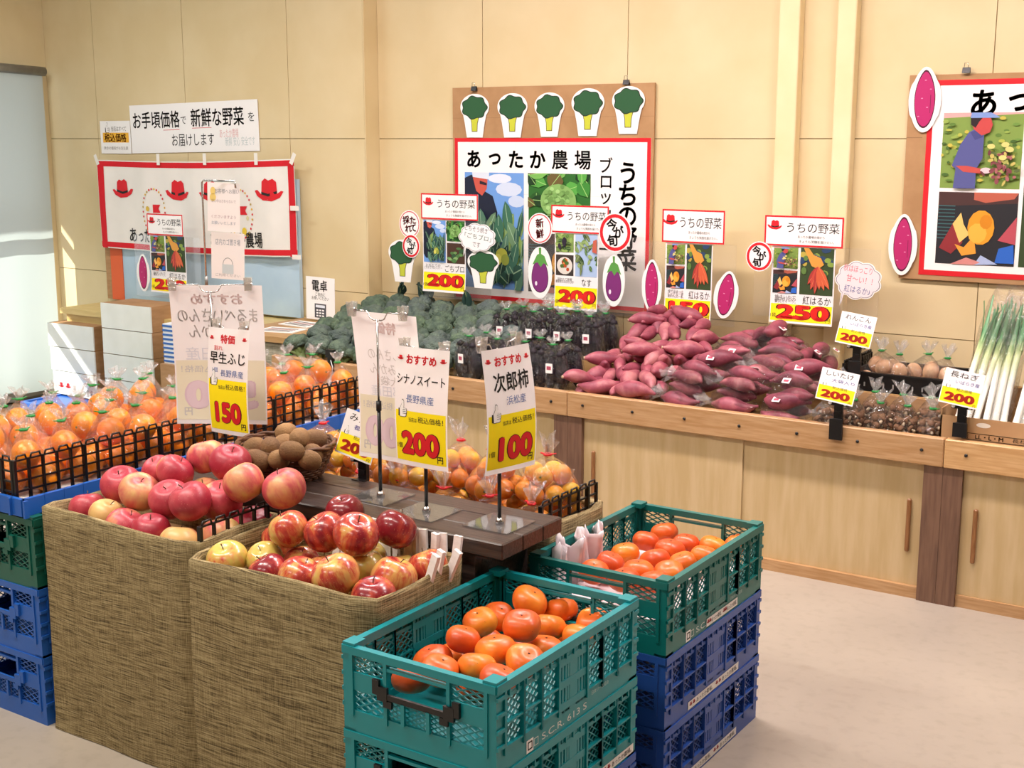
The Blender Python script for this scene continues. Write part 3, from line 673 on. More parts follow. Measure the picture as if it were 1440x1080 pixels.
# ================================================================ burlap covered bins
def bin_(x0, x1, y0, y1, top, label, depth=.085, seed=0, rimw=.012, mtl=None):
    mtl = mtl or M_burlap
    rnd = random.Random(seed); cx, cy, hx, hy = (x0 + x1) / 2, (y0 + y1) / 2, (x1 - x0) / 2, (y1 - y0) / 2
    t = thing('burlap_bin', label, 'bin', (cx, cy, 0), 0, 'burlap covered bins')
    r = .02; n = 14; per = []
    def side(ax, ay, bx_, by_):
        for i in range(n): per.append((ax + (bx_ - ax) * i / n, ay + (by_ - ay) * i / n))
    cs = [(hx - r, -hy, hx, -hy + r), (hx, hy - r, hx - r, hy), (-hx + r, hy, -hx, hy - r), (-hx, -hy + r, -hx + r, -hy)]
    side(-hx + r, -hy, hx - r, -hy); side(hx, -hy + r, hx, hy - r); side(hx - r, hy, -hx + r, hy); side(-hx, hy - r, -hx, -hy + r)
    N = len(per); rows = []; nr = 16
    for j in range(nr + 1):
        z = top * (j / nr); row = []
        for i, (x, y) in enumerate(per):
            bul = .010 * math.sin(PI * j / nr) * math.sin(PI * ((i % n) / n)) + .004 * math.sin(i * .8 + j * .35 + seed) * (1 - .6 * j / nr)
            fl = 1 + (.012 if j == 0 else 0)
            L = math.hypot(x, y); row.append(V(x * fl + x / L * bul * .6, y * fl + y / L * bul * .6, max(.002, z + (.006 * math.sin(i * .33 + seed) if j == nr else 0))))
        rows.append(row)
    for (ins, dz) in ((.003, .004), (rimw * .6, .006), (rimw, .001), (rimw + .002, -.03), (rimw + .004, -depth)):
        rows.append([V(x * (hx - ins) / hx, y * (hy - ins) / hy, top + dz + .005 * math.sin(i * .33 + seed) * (1 if dz > -.02 else .3)) for i, (x, y) in enumerate(per)])
    vs = [v for R in rows for v in R]; fs = []
    for j in range(len(rows) - 1):
        for i in range(N): fs.append((j * N + i, j * N + (i + 1) % N, (j + 1) * N + (i + 1) % N, (j + 1) * N + i))
    m = MB(); m.add(vs, fs, mtl, True); m.build('burlap_cover', t)
    m = MB(); m.bb(-hx + .014, -hy + .014, top - depth - .02, hx - .014, hy - .014, top - depth, M_tissue if depth < .08 else M_cardlt); m.build('bin_floor', t)
    return t
bin_(-2.705, -2.143, 1.925, 2.225, .590, 'burlap covered bin of pink-red apples beside the blue crates', seed=1)
bin_(-2.138, -1.588, 1.885, 2.225, .577, 'burlap covered bin of streaked apples beside the front persimmon crate', seed=5)
bin_(-2.62, -1.572, 2.515, 2.84, .565, 'burlap covered bin of bagged mandarins behind the dark plank', seed=9, rimw=.022)
# dark stained plank on its support
t = thing('display_plank', 'dark stained wooden plank carrying the price stands', 'shelf', (-2.12, 2.375, 0))
m = MB()
for k in range(3): m.bb(-.55, -.125 + k * .0855, .580, .605, -.125 + k * .0855 + .084, .618, M_plank)
o = m.build('plank_top', t); o.modifiers.new('bevel', 'BEVEL').width = .003
m = MB(); m.bb(-.53, -.11, 0, .52, .11, .58, M_plank); m.build('plank_support', t)
# ================================================================ fruit
def lathe_mesh(prof, mtl, n=28, wob=None):
    m = MB(); m.lathe(prof, mtl, n, wob=wob); return m
def apple_mesh(mtl, seed, r=.047):
    rnd = random.Random(seed); a1, a2, p1 = rnd.uniform(.01, .03), rnd.uniform(.01, .025), rnd.uniform(0, 6)
    ex = rnd.uniform(.84, .95); prof = []
    for i in range(25):
        u = PI * i / 24; q = math.sin(u) ** .86; z = -math.cos(u)
        z2 = z * ex
        if z > .55: z2 -= .62 * max(0, (z - .72)) * 1.0 * (1 - min(1, q * 2.0)) + .0
        if z < -.6: z2 += .5 * max(0, (-z - .75)) * (1 - min(1, q * 2.4))
        prof.append((max(1e-6, r * q * (1 + .05 * z)), r * z2))
    wob = lambda a, i: 1 + a1 * math.cos(2 * a + p1) + a2 * math.cos(5 * a + p1 * 2) * (1 if i < 10 else .4)
    m = MB(); m.lathe(prof, mtl, 30, wob=wob); me = m.mesh('apple')
    s = MB(); s.tube([(0, 0, r * .58), (.001, 0, r * .78), (.005, .001, r * .97)], [.0012, .0010, .0014], M_stem, 6); return me, s.mesh('stem')
def persimmon_mesh(seed, r=.038):
    rnd = random.Random(seed); p = rnd.uniform(0, 6); k4 = rnd.uniform(.02, .045)
    prof = []
    for i in range(23):
        u = PI * i / 22; q = math.sin(u) ** .72; z = -math.cos(u) * .70
        z += -.10 * max(0, 1 - q * 2.2) if z > 0 else .12 * max(0, 1 - q * 2.0)
        prof.append((max(1e-6, r * q), r * z))
    m = MB(); m.lathe(prof, M_persim, 30, wob=lambda a, i: 1 + k4 * math.cos(4 * a + p) + .015 * math.cos(a + 2 * p)); me = m.mesh('persimmon')
    s = MB()
    for k in range(4):
        a = PI / 2 * k + p; c, q = math.cos(a), math.sin(a)
        s.add([V(0, 0, -r * .60), V(c * .012 - q * .007, q * .012 + c * .007, -r * .66), V(c * .02, q * .02, -r * .64), V(c * .012 + q * .007, q * .012 - c * .007, -r * .66)], [(0, 3, 2, 1)], M_calyx, True)
    s.ell((0, 0, -r * .62), (.005, .005, .003), M_calyx, 8, 4); s.ell((0, 0, r * .62), (.0022, .0022, .0012), M_stem, 8, 4)
    return me, s.mesh('calyx')
def fruit(name, me, part, pos, rot, label, cat, grp, scale=1, col=.5, parent=None):
    o = link(name, me, parent, pos, rot, (scale,) * 3); o.color = (col, col, col, 1)
    if parent is None: tag(o, label, cat, grp)
    if part: link(part[0], part[1], o)
    return o
AF = [apple_mesh(M_fuji, k, .047) for k in range(4)]; AS = [apple_mesh(M_sweet, 10 + k, .047) for k in range(4)]; PM = [persimmon_mesh(k) for k in range(4)]
rnd = random.Random(4)
# bin of streaked apples: photo x, photo y, level, look, colour shift, size
A2 = [(320, 787, 0, 'orange-yellow apple at the left corner of the front apple bin', .20, 1.0), (373, 787, 0, 'yellow-green apple near the left corner of the front apple bin', .06, .92), (384, 808, 0, 'dark red apple by the front edge, right of the yellow-green one', .78, 1.0),
      (374, 755, 0, 'red apple half hidden at the back left of the front apple bin', .55, .9), (414, 750, 1, 'orange-red streaked apple, leftmost of the upper layer in the front bin', .42, 1.0), (457, 756, 1, 'glossy red apple, second from the left in the upper layer', .62, 1.04),
      (501, 765, 1, 'large red-orange apple in the middle of the upper layer', .58, 1.1), (485, 722, 1, 'dark red apple at the very back of the upper layer', .85, 1.0), (557, 752, 1, 'dark red apple, rightmost of the upper layer in the front bin', .82, 1.06),
      (425, 789, 0, 'red-orange apple peeping out under the upper layer, second row', .50, .9), (461, 800, 0, 'small orange-red apple with a long stem in the second row', .45, .86), (423, 822, 0, 'red and yellow apple by the front edge, right of the dark red one', .50, 1.06),
      (473, 836, 0, 'big pink-yellow apple at the front edge of the bin', .40, 1.1), (503, 810, 0, 'pale yellow apple with a pink cheek in the second row', .16, .95), (538, 836, 0, 'shiny red striped apple at the front right edge', .66, 1.06),
      (591, 806, 0, 'large red apple with yellow stripes near the right side', .50, 1.1), (637, 796, 0, 'red and yellow apple furthest right in the front bin', .46, .98), (551, 799, 0, 'yellow and pink apple between the two big red ones', .28, .95),
      (524, 786, 0, 'yellow apple under the rightmost upper apple', .15, .9), (590, 783, 0, 'pale pink apple behind the big striped one', .30, .92)]
def place_fruit(lst, h0, dh, r0, meshes, name, part, cat, grp, tilt=.45, floor=None, rr=None, box=None):
    P = [at_z(a[0], a[1], h0 + dh * a[2]) for a in lst]
    if rr: P = [at_z(a[0], a[1], .621 + r0 * a[5] * .95) if a[2] and p.y > 2.225 and p.z < .621 + r0 * a[5] else p for a, p in zip(lst, P)]
    R = [r0 * a[5] for a in lst]
    P = relax(P, R, 80, -.004, floor=floor, box=box, low=[a[2] <= 0 for a in lst])
    for k, (a, p) in enumerate(zip(lst, P)):
        me, st = meshes[k % len(meshes)]
        rot = (rnd.uniform(-tilt, tilt), rnd.uniform(-tilt, tilt), rnd.uniform(0, 6))
        fruit(name, me, (part, st), p, rot, a[3], cat, grp, a[5], a[4])
place_fruit(A2, .560, .064, .0465, AS, 'streaked_apple', 'stem', 'apple', 'streaked apples in the front bin', .5, .49, None, (-2.122, -1.604, 1.902, 2.20))
A1 = [(126, 716, 0, 'red apple at the left corner of the back apple bin', .60, 1.0), (152, 726, 0, 'yellow-green and pink apple near the left corner', .22, .95), (189, 736, 0, 'pinkish red apple in the front row, third from the left', .52, 1.05), (212, 747, 0, 'dark red apple in the front row of the pink-red apples', .80, 1.0), (254, 753, 0, 'yellow apple with red cheek at the black grid divider', .26, 1.05),
      (176, 684, 1, 'big red apple at the left of the upper layer', .66, 1.12), (203, 694, 1, 'peach coloured apple in the upper layer', .30, 1.1), (238, 702, 1, 'mottled pink-red apple in the upper layer', .62, 1.1), (264, 713, 1, 'crimson apple at the front of the upper layer', .74, 1.12), (318, 700, 1, 'large salmon-red apple right of the crimson one', .44, 1.16), (290, 690, 1, 'peach apple squeezed behind the large salmon-red one', .32, 1.0),
      (226, 664, 1, 'small pink apple at the back left of the upper layer', .50, .9), (258, 668, 1, 'red apple at the back, below the topmost ones', .60, 1.0), (277, 655, 2, 'pink and yellow apple, highest at the back left', .42, 1.05), (315, 660, 2, 'dark crimson apple, highest at the back', .84, 1.1), (345, 684, 1, 'orange-red apple, second from the right in the upper layer', .46, 1.08), (387, 686, 1, 'large pinkish apple at the right end of the upper layer', .46, 1.16),
      (315, 742, 0, 'yellowish apple behind the black grid divider', .28, 1.05), (360, 734, 0, 'dark red apple behind the right end of the grid divider', .78, 1.08)]
place_fruit(A1, .574, .056, .0485, AF, 'pink_apple', 'stem', 'apple', 'pink-red apples in the back bin', .5, .505, 1, (-2.689, -2.14, 1.942, 2.215))
# crates of persimmons
def ords(lst, where):
    return lst
P1 = [(746, 848, 1, 'persimmon at the top end of the heap in the front crate'), (785, 866, 0, 'persimmon right behind the tallest one in the front crate'), (833, 875, 0, 'persimmon furthest right in the front crate'), (706, 866, 0, 'persimmon half hidden behind the tallest one, to its left'), (734, 880, 2, 'tallest persimmon on top of the heap in the front crate'), (768, 889, 0, 'small persimmon tucked right of the tallest one'), (804, 894, 0, 'persimmon by the long right side, second from the right'), (684, 888, 0, 'wide persimmon left of the tallest one'), (646, 902, 1, 'persimmon at the left of the heap, with a dark calyx mark'), (698, 917, 1, 'yellowish persimmon in the middle of the front crate'), (766, 914, 0, 'persimmon in front of the small tucked one'), (736, 930, 1, 'persimmon by the long right side in the middle'), (614, 926, 0, 'flat persimmon near the left end of the front crate'), (620, 943, 1, 'persimmon nearest the handle end of the front crate'), (666, 938, 1, 'yellow-orange persimmon near the handle end'), (702, 958, 1, 'persimmon in the near right corner of the front crate'), (582, 955, 0, 'persimmon seen through the handle opening'),
      (640, 925, -1, 'persimmon low in the heap near the handle end'), (690, 905, -1, 'persimmon low in the heap in the middle'), (740, 905, -1, 'persimmon low under the tallest one'), (790, 890, -1, 'persimmon low in the heap to the right'), (670, 960, -1, 'persimmon low in the near right corner')]
P1 = [(a, b, c, d, rnd.uniform(.3, .75), rnd.uniform(.98, 1.1)) for a, b, c, d in P1]
place_fruit(P1, .455, .030, .0385, PM, 'persimmon', 'calyx', 'persimmon', 'persimmons in the front crate', .38, 2 * H + .02)
P2 = [(934, 749, 0, 'persimmon at the far left corner of the rear crate'), (908, 761, 0, 'large persimmon in the far row of the rear crate'), (964, 765, 0, 'persimmon by the far handle of the rear crate'), (1003, 769, 0, 'persimmon below the far handle, towards the right'), (1039, 765, 0, 'persimmon in the far right corner of the rear crate'), (943, 773, 0, 'reddish persimmon in the middle of the rear crate'), (990, 782, 0, 'persimmon by the long right side of the rear crate'), (879, 778, 0, 'large persimmon near the tissue paper'), (921, 787, 0, 'yellow-cheeked persimmon in the centre of the rear crate'), (960, 792, 0, 'freckled persimmon right of the yellow-cheeked one'), (858, 792, 0, 'persimmon left of centre, in front of the tissue paper'), (897, 804, 0, 'persimmon in the near middle of the rear crate'), (941, 806, 0, 'persimmon near the right side, close to the front'), (835, 804, 0, 'persimmon at the near left of the rear crate'), (878, 815, 0, 'persimmon mostly hidden by the near rim of the rear crate'), (919, 818, 0, 'persimmon at the near right rim of the rear crate')]
P2 = [(a, b, c, d, rnd.uniform(.35, .8), rnd.uniform(.92, 1.04)) for a, b, c, d in P2]
place_fruit(P2, .470, .03, .0375, PM, 'persimmon', 'calyx', 'persimmon', 'persimmons in the rear crate', .3, 2 * H + .02)
m = MB(); m.bb(-.15, -.24, 0, .15, .24, .052, M_tissue); o = m.build('padding_sheet', None, (RX, RY, 2 * H + .019)); tag(o, 'pale padding under the persimmons in the rear crate', 'paper')
# crumpled tissue standing in the rear crate
m = MB(); vs = []; fs = []; n = 44
for j in range(6):
    for i in range(n): vs.append(V(.012 * math.sin(i * 1.15) + .004 * j * math.sin(i * .4), -.125 + .25 * i / (n - 1), .0 + j * .024 + (.012 * math.sin(i * .7) + .01 * math.sin(i * 1.9) if j == 5 else 0)))
for j in range(5):
    for i in range(n - 1): k = j * n + i; fs.append((k, k + 1, k + n + 1, k + n))
m.add(vs, fs, M_tissue, True); o = m.build('tissue_paper', None, (-1.525, 2.60, .426)); o.modifiers.new('solid', 'SOLIDIFY').thickness = .0012
tag(o, 'crumpled pinkish tissue paper standing along the left wall of the rear crate', 'paper')
# rows of white foam strips behind the streaked apples
for k in range(17):
    x = -1.965 + .0265 * k if k < 14 else -1.612; y = 2.208 if k < 14 else 2.19 - (k - 13) * .035
    m = MB(); m.bb(-.0095, -.005, 0, .0095, .005, .115, M_foam); o = m.build('foam_strip', None, (x, y, .515), (rnd.uniform(-.15, .02), rnd.uniform(-.12, .12) + (.3 if k >= 14 else 0), rnd.uniform(-.3, .3)))
    tag(o, 'white foam strip, %s along the back of the front apple bin' % nth(k, 17), 'strip', 'foam strips behind the streaked apples')
# kiwis in a wicker basket
BX, BY = at_z(404, 668, .62)[:2]
t = thing('wicker_basket', 'brown wicker basket of kiwis on the dark plank', 'basket', (BX, BY, .6185), .3)
prof = [(.085, 0), (.098, .02), (.112, .05), (.122, .075)]
m = MB()
for j in range(13):
    z = .086 * j / 12; R = .084 + .036 * (j / 12) ** .8
    m.tube([(1.06 * (R + .0022 * (1 if (k + j) % 2 else -1)) * math.cos(2 * PI * k / 44), (R + .0022 * (1 if (k + j) % 2 else -1)) * math.sin(2 * PI * k / 44), z + .003) for k in range(44)], .0036, M_wicker, 6, closed=True)
m.build('woven_wall', t)
m = MB()
for k in range(22):
    a = 2 * PI * k / 22; m.tube([(1.06 * .082 * math.cos(a), .082 * math.sin(a), 0), (1.06 * .104 * math.cos(a), .104 * math.sin(a), .042), (1.06 * .120 * math.cos(a), .120 * math.sin(a), .09)], .0032, M_wicker, 6)
m.build('stakes', t)
m = MB()
for q in (0, PI): m.tube([(1.06 * (.122 + .003 * math.sin(k * .8 + q)) * math.cos(2 * PI * k / 60), (.122 + .003 * math.sin(k * .8 + q)) * math.sin(2 * PI * k / 60), .090 + .004 * math.cos(k * .8 + q)) for k in range(60)], .005, M_wicker, 6, closed=True)
m.build('braided_rim', t)
m = MB(); m.lathe([(1e-6, .002), (.084, .002)], M_wicker, 30); o = m.build('basket_floor', t); o.scale = (1.06, 1, 1)
m = MB(); m.ell((0, 0, 0), (.105, .098, .018), mat('red_checked_cloth', '#c7464c', '#ecd8d4', .8, 60), 24, 6); o = m.build('cloth', None, (BX, BY, .668), (0, 0, .3)); tag(o, 'red and white cloth lining under the kiwis', 'cloth')
m = MB(); pr = [(max(1e-6, .0245 * math.sin(PI * i / 16) ** .85), -.031 * math.cos(PI * i / 16)) for i in range(17)]; m.lathe(pr, M_kiwi, 20); KM = m.mesh('kiwi')
s = MB(); s.ell((0, 0, .030), (.004, .004, .002), M_stem, 8, 4); KS = s.mesh('blossom_end')
K = [(357, 629, 0, 'kiwi at the left end of the basket'), (380, 632, 1, 'large kiwi in front, second from the left'), (392, 646, 0, 'kiwi low at the front rim, below the large one'), (402, 609, 1, 'kiwi at the back of the heap, pointing left'), (421, 616, 2, 'topmost kiwi of the heap'), (443, 617, 1, 'kiwi behind at the right, below the topmost'), (415, 638, 1, 'kiwi in the front middle of the basket'), (440, 638, 0, 'kiwi at the right end of the basket'), (366, 646, 0, 'kiwi low at the left rim'), (398, 624, 0, 'kiwi deep in the middle of the heap'), (428, 648, 0, 'kiwi low at the front right rim')]
P = relax([at_z(a, b, .695 + .02 * c) for a, b, c, d in K], [.027] * len(K), 60, floor=.668)
for p, a in zip(P, K): fruit('kiwi', KM, ('blossom_end', KS), p, (rnd.uniform(1.0, 1.9), rnd.uniform(-.4, .4), rnd.uniform(0, 6)), a[3], 'kiwi', 'kiwis in the wicker basket', 1.06, rnd.uniform(.3, .7))
# ---------------------------------------------------------------- black grid dividers
def grid_divider(pts, h, label, step=.043, z=0, rows=4):
    """black plastic mesh panel along a polyline"""
    a = Vector(pts[0]); b = Vector(pts[-1]); L = (b - a).length; n = max(2, round(L / step)); m = MB(); d = (b - a) / L
    for i in range(n + 1):
        p = a + d * (L * i / n); q = .0055 if i % 5 == 0 else .0040
        m.bar(p, p + V(0, 0, h), q * 2, q * 1.5, M_blkwire)
    for r in range(rows + 1):
        z_ = h * r / rows * .96; m.bar(a + V(0, 0, z_ + .002), b + V(0, 0, z_ + .002), .005, .0045, M_blkwire)
    for i in range(n):
        p0 = a + d * (L * (i + .12) / n); p1 = a + d * (L * (i + .88) / n)
        m.tube([p0 + V(0, 0, h - .004), p0 + d * (L / n * .1) + V(0, 0, h + .009), p1 - d * (L / n * .1) + V(0, 0, h + .009), p1 + V(0, 0, h - .004)], .0028, M_blkwire, 6)
    o = m.build('grid_divider', None, tuple(a), (0, 0, 0))
    for v in o.data.vertices: v.co -= a
    tag(o, label, 'divider', 'black plastic grid dividers'); return o
zf = STAND_Z + .004
fx = lambda y: -2.79
for y0, y1, lb in ((1.928, 2.40, 'at the near end of the bagged oranges'), (2.405, 2.86, 'in the middle of the orange row, behind the special price card'), (2.865, 3.34, 'at the far end of the orange row, behind the kiwis')):
    grid_divider([(fx(y0), y0, zf), (fx(y1), y1, zf)], .112, 'black grid divider ' + lb)
grid_divider([(-3.25, 1.926, zf), (fx(1.95) - .008, 1.926, zf)], .112, 'black grid divider closing the near end of the orange row')
grid_divider([(-2.152, 1.955, .535), (-2.152, 2.215, .535)], .092, 'low black grid divider between the two apple bins', step=.045, rows=2)
grid_divider([(-1.60, 2.545, .535), (-1.60, 2.815, .535)], .085, 'low black grid divider at the right end of the bagged mandarins', step=.042, rows=3)
# ================================================================ things in bags
import bmesh as _bm
def hull_mesh(pts, mtl, name, sub=1, jit=0, seed=0):
    bm = _bm.new(); vs = [bm.verts.new(p) for p in pts]
    r = _bm.ops.convex_hull(bm, input=vs)
    kill = [g for g in bm.verts if not g.link_faces]
    _bm.ops.delete(bm, geom=kill, context='VERTS')
    if sub: _bm.ops.subdivide_edges(bm, edges=bm.edges[:], cuts=sub, use_grid_fill=True)
    if jit:
        rr = random.Random(seed); bm.normal_update()
        for v in bm.verts: v.co += v.normal * rr.uniform(-jit, jit * .2)
    _bm.ops.recalc_face_normals(bm, faces=bm.faces[:])
    me = bpy.data.meshes.new(name); bm.to_mesh(me); bm.free(); me.materials.append(mtl)
    for p in me.polygons: p.use_smooth = True
    return me
def sph_pts(c, r, n=5):
    out = []
    for i in range(n + 1):
        a = PI * i / n; k = max(1, round(2 * n * math.sin(a)))
        for j in range(k): b = 2 * PI * j / k; out.append((c[0] + r * math.sin(a) * math.cos(b), c[1] + r * math.sin(a) * math.sin(b), c[2] + r * math.cos(a)))
    return out
def ruffle(s, h=.045, r0=.006, r1=.02, seed=0):
    m = MB(); m.lathe([(r0 * 1.6, -.006), (r0, 0), (r0 * 1.5, h * .3), (r1 * .8, h * .65), (r1, h)], M_ruffle, 36, wob=lambda a, i: 1 + (.06, .1, .22, .34, .42)[i] * math.sin(4 * a + seed) + (.0, .05, .12, .2, .28)[i] * math.sin(9 * a + seed * 2))
    q = MB(); q.f = [f for f in m.f if len(f[0]) == 4]; q.v = [V(v.x + .25 * max(0, v.z) * math.sin(seed), v.y, v.z + (.25 * max(0, v.z) * math.sin(3 * math.atan2(v.y, v.x) + seed))) for v in m.v]; return q
def dummy(name, part): e = bpy.data.objects.new(name, None); COL.objects.link(e); return e
def bag(name, items, film_pts, neck, tie, seed, film=M_film, sticker=None, rh=.045):
    """an Empty with item children, the film round them, its gathered top and the tie"""
    t = bpy.data.objects.new(name, None); COL.objects.link(t); t.empty_display_size = .03
    for (nm, me, loc, rot, sc, col) in items:
        o = link(nm, me, t, loc, rot, (sc,) * 3); o.color = (col,) * 3 + (1,)
    pts = list(film_pts)
    if neck: pts += [(neck[0] + .008 * math.cos(a), neck[1] + .008 * math.sin(a), neck[2]) for a in [2 * PI * k / 8 for k in range(8)]]
    link('bag_film', hull_mesh(pts, film, 'bag_film', 1, .0025, seed), t)
    if neck:
        ruffle(0, seed=seed, h=rh).build('gathered_top', t, neck)
        if tie:
            m = MB(); m.tube([(.0095 * math.cos(2 * PI * k / 12), .0095 * math.sin(2 * PI * k / 12), 0) for k in range(12)], .0032, tie, 6, closed=True)
            m.bar((.006, 0, 0), (.022, .004, .003), .006, .002, tie); m.bar((-.006, 0, 0), (-.020, .006, .002), .006, .002, tie); m.build('twist_tie', t, neck, (0, 0, seed))
    if sticker: sticker.build('sticker', t)
    return t
def placed(proto, used, loc, rz, label, cat, grp, rx=0):
    o = copy_tree(proto) if used else proto
    o.location = loc; o.rotation_euler = (rx, 0, rz); return tag(o, label, cat, grp)
def orange_me(r, mtl, seed):
    rr = random.Random(seed); p = rr.uniform(0, 6); m = MB()
    prof = [(max(1e-6, r * math.sin(PI * i / 16)), -r * .92 * math.cos(PI * i / 16) - (.05 * r if i == 16 else 0)) for i in range(17)]
    m.lathe(prof, mtl, 22, wob=lambda a, i: 1 + .015 * math.cos(3 * a + p)); m.ell((0, 0, r * .88), (.0035, .0035, .002), M_navel, 8, 4); return m.mesh('orange' if mtl is M_orange else 'mandarin')
OM = [orange_me(.040, M_orange, k) for k in range(2)]; MM = [orange_me(.0265, M_mandarin, k) for k in range(2)]
def citrus_bag(nm, meshes, r, n, seed, tie, rh=.045):
    rr = random.Random(seed); P = []
    for i in range(n):
        lay = 0 if i < (n + 1) * .6 else 1; k = round((n + 1) * .6) if lay == 0 else n - round((n + 1) * .6)
        a = 2 * PI * i / max(1, k) + lay; R = r * (1.12 if k <= 4 else 1.5) * (1 if lay == 0 else .7)
        P.append(V(R * math.cos(a), R * math.sin(a), r + lay * r * 1.55))
    P = relax(P, [r] * n, 80, -.001, 0)
    items = [(nm, meshes[i % 2], p, (rr.uniform(0, 3), rr.uniform(0, 3), rr.uniform(0, 6)), 1, rr.uniform(.25, .75)) for i, p in enumerate(P)]
    pts = [q for p in P for q in sph_pts(p, r + .003)]; top = max(p.z for p in P) + r
    cx = sum(p.x for p in P) / n; cy = sum(p.y for p in P) / n
    return bag('bag_of_' + nm + 's', items, pts, (cx, cy, top + .022), tie, seed, rh=rh)
OB = [citrus_bag('orange', OM, .040, n, 20 + k, M_tiegreen, .03) for k, n in enumerate((4, 3, 4))]
MB_ = [citrus_bag('mandarin', MM, .0265, n, 40 + k, M_tiered, .05) for k, n in enumerate((11, 9, 12))]
used = {}
def use(lst, k, loc, rz, label, cat, grp, rx=0):
    p = lst[k % len(lst)]; o = placed(p, id(p) in used, loc, rz, label, cat, grp, rx); used[id(p)] = 1; return o
rnd = random.Random(11)
for row, (dx, n) in enumerate(((-.085, 11), (-.200, 11), (-.315, 11), (-.43, 10))):
    for k in range(n):
        y = 2.02 + k * .123 + rnd.uniform(-.01, .01)
        use(OB, rnd.randrange(3), (fx(y) + dx + rnd.uniform(-.008, .008), y, STAND_Z + .003), rnd.uniform(0, 6), 'bag of oranges, %s from the near end, %s row behind the grid' % (ORD[k + 1], ('first', 'second', 'third', 'fourth')[row]), 'bag of oranges', 'bags of oranges on the left stand')
o = MB(); o.bb(-.2, -.78, 0, .21, .63, .004, M_foam); f = o.build('foam_sheet', None, (-3.0, 2.735, STAND_Z - .001)); tag(f, 'white foam sheet under the bagged oranges', 'sheet')
z0 = .484
for row, (y, xs) in enumerate(((2.60, [-2.52, -2.375, -2.225, -2.08, -1.935, -1.79, -1.665]), (2.745, [-2.50, -2.35, -2.20, -2.05, -1.90, -1.76, -1.655]))):
    for k, x in enumerate(xs):
        use(MB_, rnd.randrange(3), (x, y, z0), rnd.uniform(0, 6), 'bag of mandarins, %s, %s row behind the dark plank' % (nth(k, len(xs)), ('front', 'back')[row]), 'bag of mandarins', 'bags of mandarins behind the plank')
for k, (x, y) in enumerate(((-2.42, 2.68), (-2.26, 2.70), (-2.11, 2.66), (-1.97, 2.73), (-1.83, 2.68), (-1.69, 2.72))):
    use(MB_, k, (x, y, z0 + .098), rnd.uniform(0, 6), 'bag of mandarins on the upper layer, %s of the six' % nth(k, 6), 'bag of mandarins', 'bags of mandarins behind the plank')
# ================================================================ broccoli on the sloping display
def broccoli(seed):
    rr = random.Random(seed); bm = _bm.new(); _bm.ops.create_icosphere(bm, subdivisions=5, radius=1.0)
    lob = []
    for i in range(44):
        v = V(rr.gauss(0, 1), rr.gauss(0, 1), rr.gauss(.35, .8)).normalized(); lob.append((v, rr.uniform(.9, 1.08)))
    R = .0625
    for v in bm.verts:
        n = v.co.normalized(); d = max((n.dot(l[0]) - .92) / .08 * .17 * l[1] for l in lob)
        q = .85 + max(-.12, d); z = n.z * q
        if z < -.35: z = -.35 + (z + .35) * .35
        v.co = V(n.x * q * R * 1.04, n.y * q * R, z * R * .86)
    me = bpy.data.meshes.new('crown'); bm.to_mesh(me); bm.free(); me.materials.append(M_broc)
    for p in me.polygons: p.use_smooth = True
    s = MB(); s.tube([(0, 0, -.10), (0, 0, -.06), (.002, 0, -.02)], [.017, .018, .028], M_brocs, 12)
    for k in range(5): a = 2 * PI * k / 5 + seed; s.tube([(0, 0, -.06), (.022 * math.cos(a), .022 * math.sin(a), -.035), (.038 * math.cos(a), .038 * math.sin(a), -.012)], [.009, .008, .01], M_brocs, 8)
    return me, s.mesh('stalk')
def leafm(seed, L=.09, Wd=.05):
    m = MB(); n, k = 8, 6; vs = []; fs = []
    for i in range(n + 1):
        u = i / n; w_ = Wd * math.sin(PI * min(1, .08 + u * .92)) ** .7
        for j in range(k + 1):
            q = (j / k - .5); vs.append(V(q * w_, -.004 * math.cos(q * 18 + i + seed) - .02 * abs(q) + .02 * u * u, L * u))
    for i in range(n):
        for j in range(k): a = i * (k + 1) + j; fs.append((a, a + 1, a + k + 2, a + k + 1))
    m.add(vs, fs, M_leafdk, True); m.tube([(0, 0, 0), (0, -.001, L * .5), (0, .018, L * .95)], [.003, .002, .001], M_brocs, 6); return m.mesh('leaf')
BR = [broccoli(k) for k in range(4)]; LEAF = [leafm(k) for k in range(2)]
brow = [(4.190, .590, 8), (4.285, .622, 9), (4.38, .642, 9), (4.475, .668, 9), (4.57, .690, 10), (4.665, .706, 10), (4.765, .718, 10)]
rnames = ['front', 'second', 'third', 'fourth', 'fifth', 'sixth', 'back']
for r, (y, z, n) in enumerate(brow):
    for k in range(n):
        x = -3.925 + .131 * k + (.05 if r % 2 else 0) + rnd.uniform(-.008, .008)
        if x > (-3.02 if r < 2 else -3.02 + .06 * (r - 1)): continue
        me, st = BR[rnd.randrange(4)]
        o = link('broccoli', me, None, (x, y + rnd.uniform(-.008, .008), z + rnd.uniform(-.008, .010)), (rnd.uniform(-.1, .55), rnd.uniform(-.25, .25), rnd.uniform(0, 6)), (rnd.uniform(.92, 1.1),) * 3)
        link('stalk', st, o)
        if r == 6 and k in (1, 2, 4): [link('leaf', LEAF[q % 2], o, (.02 * q, .02, .03), (rnd.uniform(-.4, .4), rnd.uniform(-.4, .4), q * 2.1), (.9,) * 3) for q in range(3)]
        tag(o, 'grey-green broccoli head, %s in the %s row' % (nth(k, 99), rnames[r]), 'broccoli', 'broccoli heads on the sloping display')
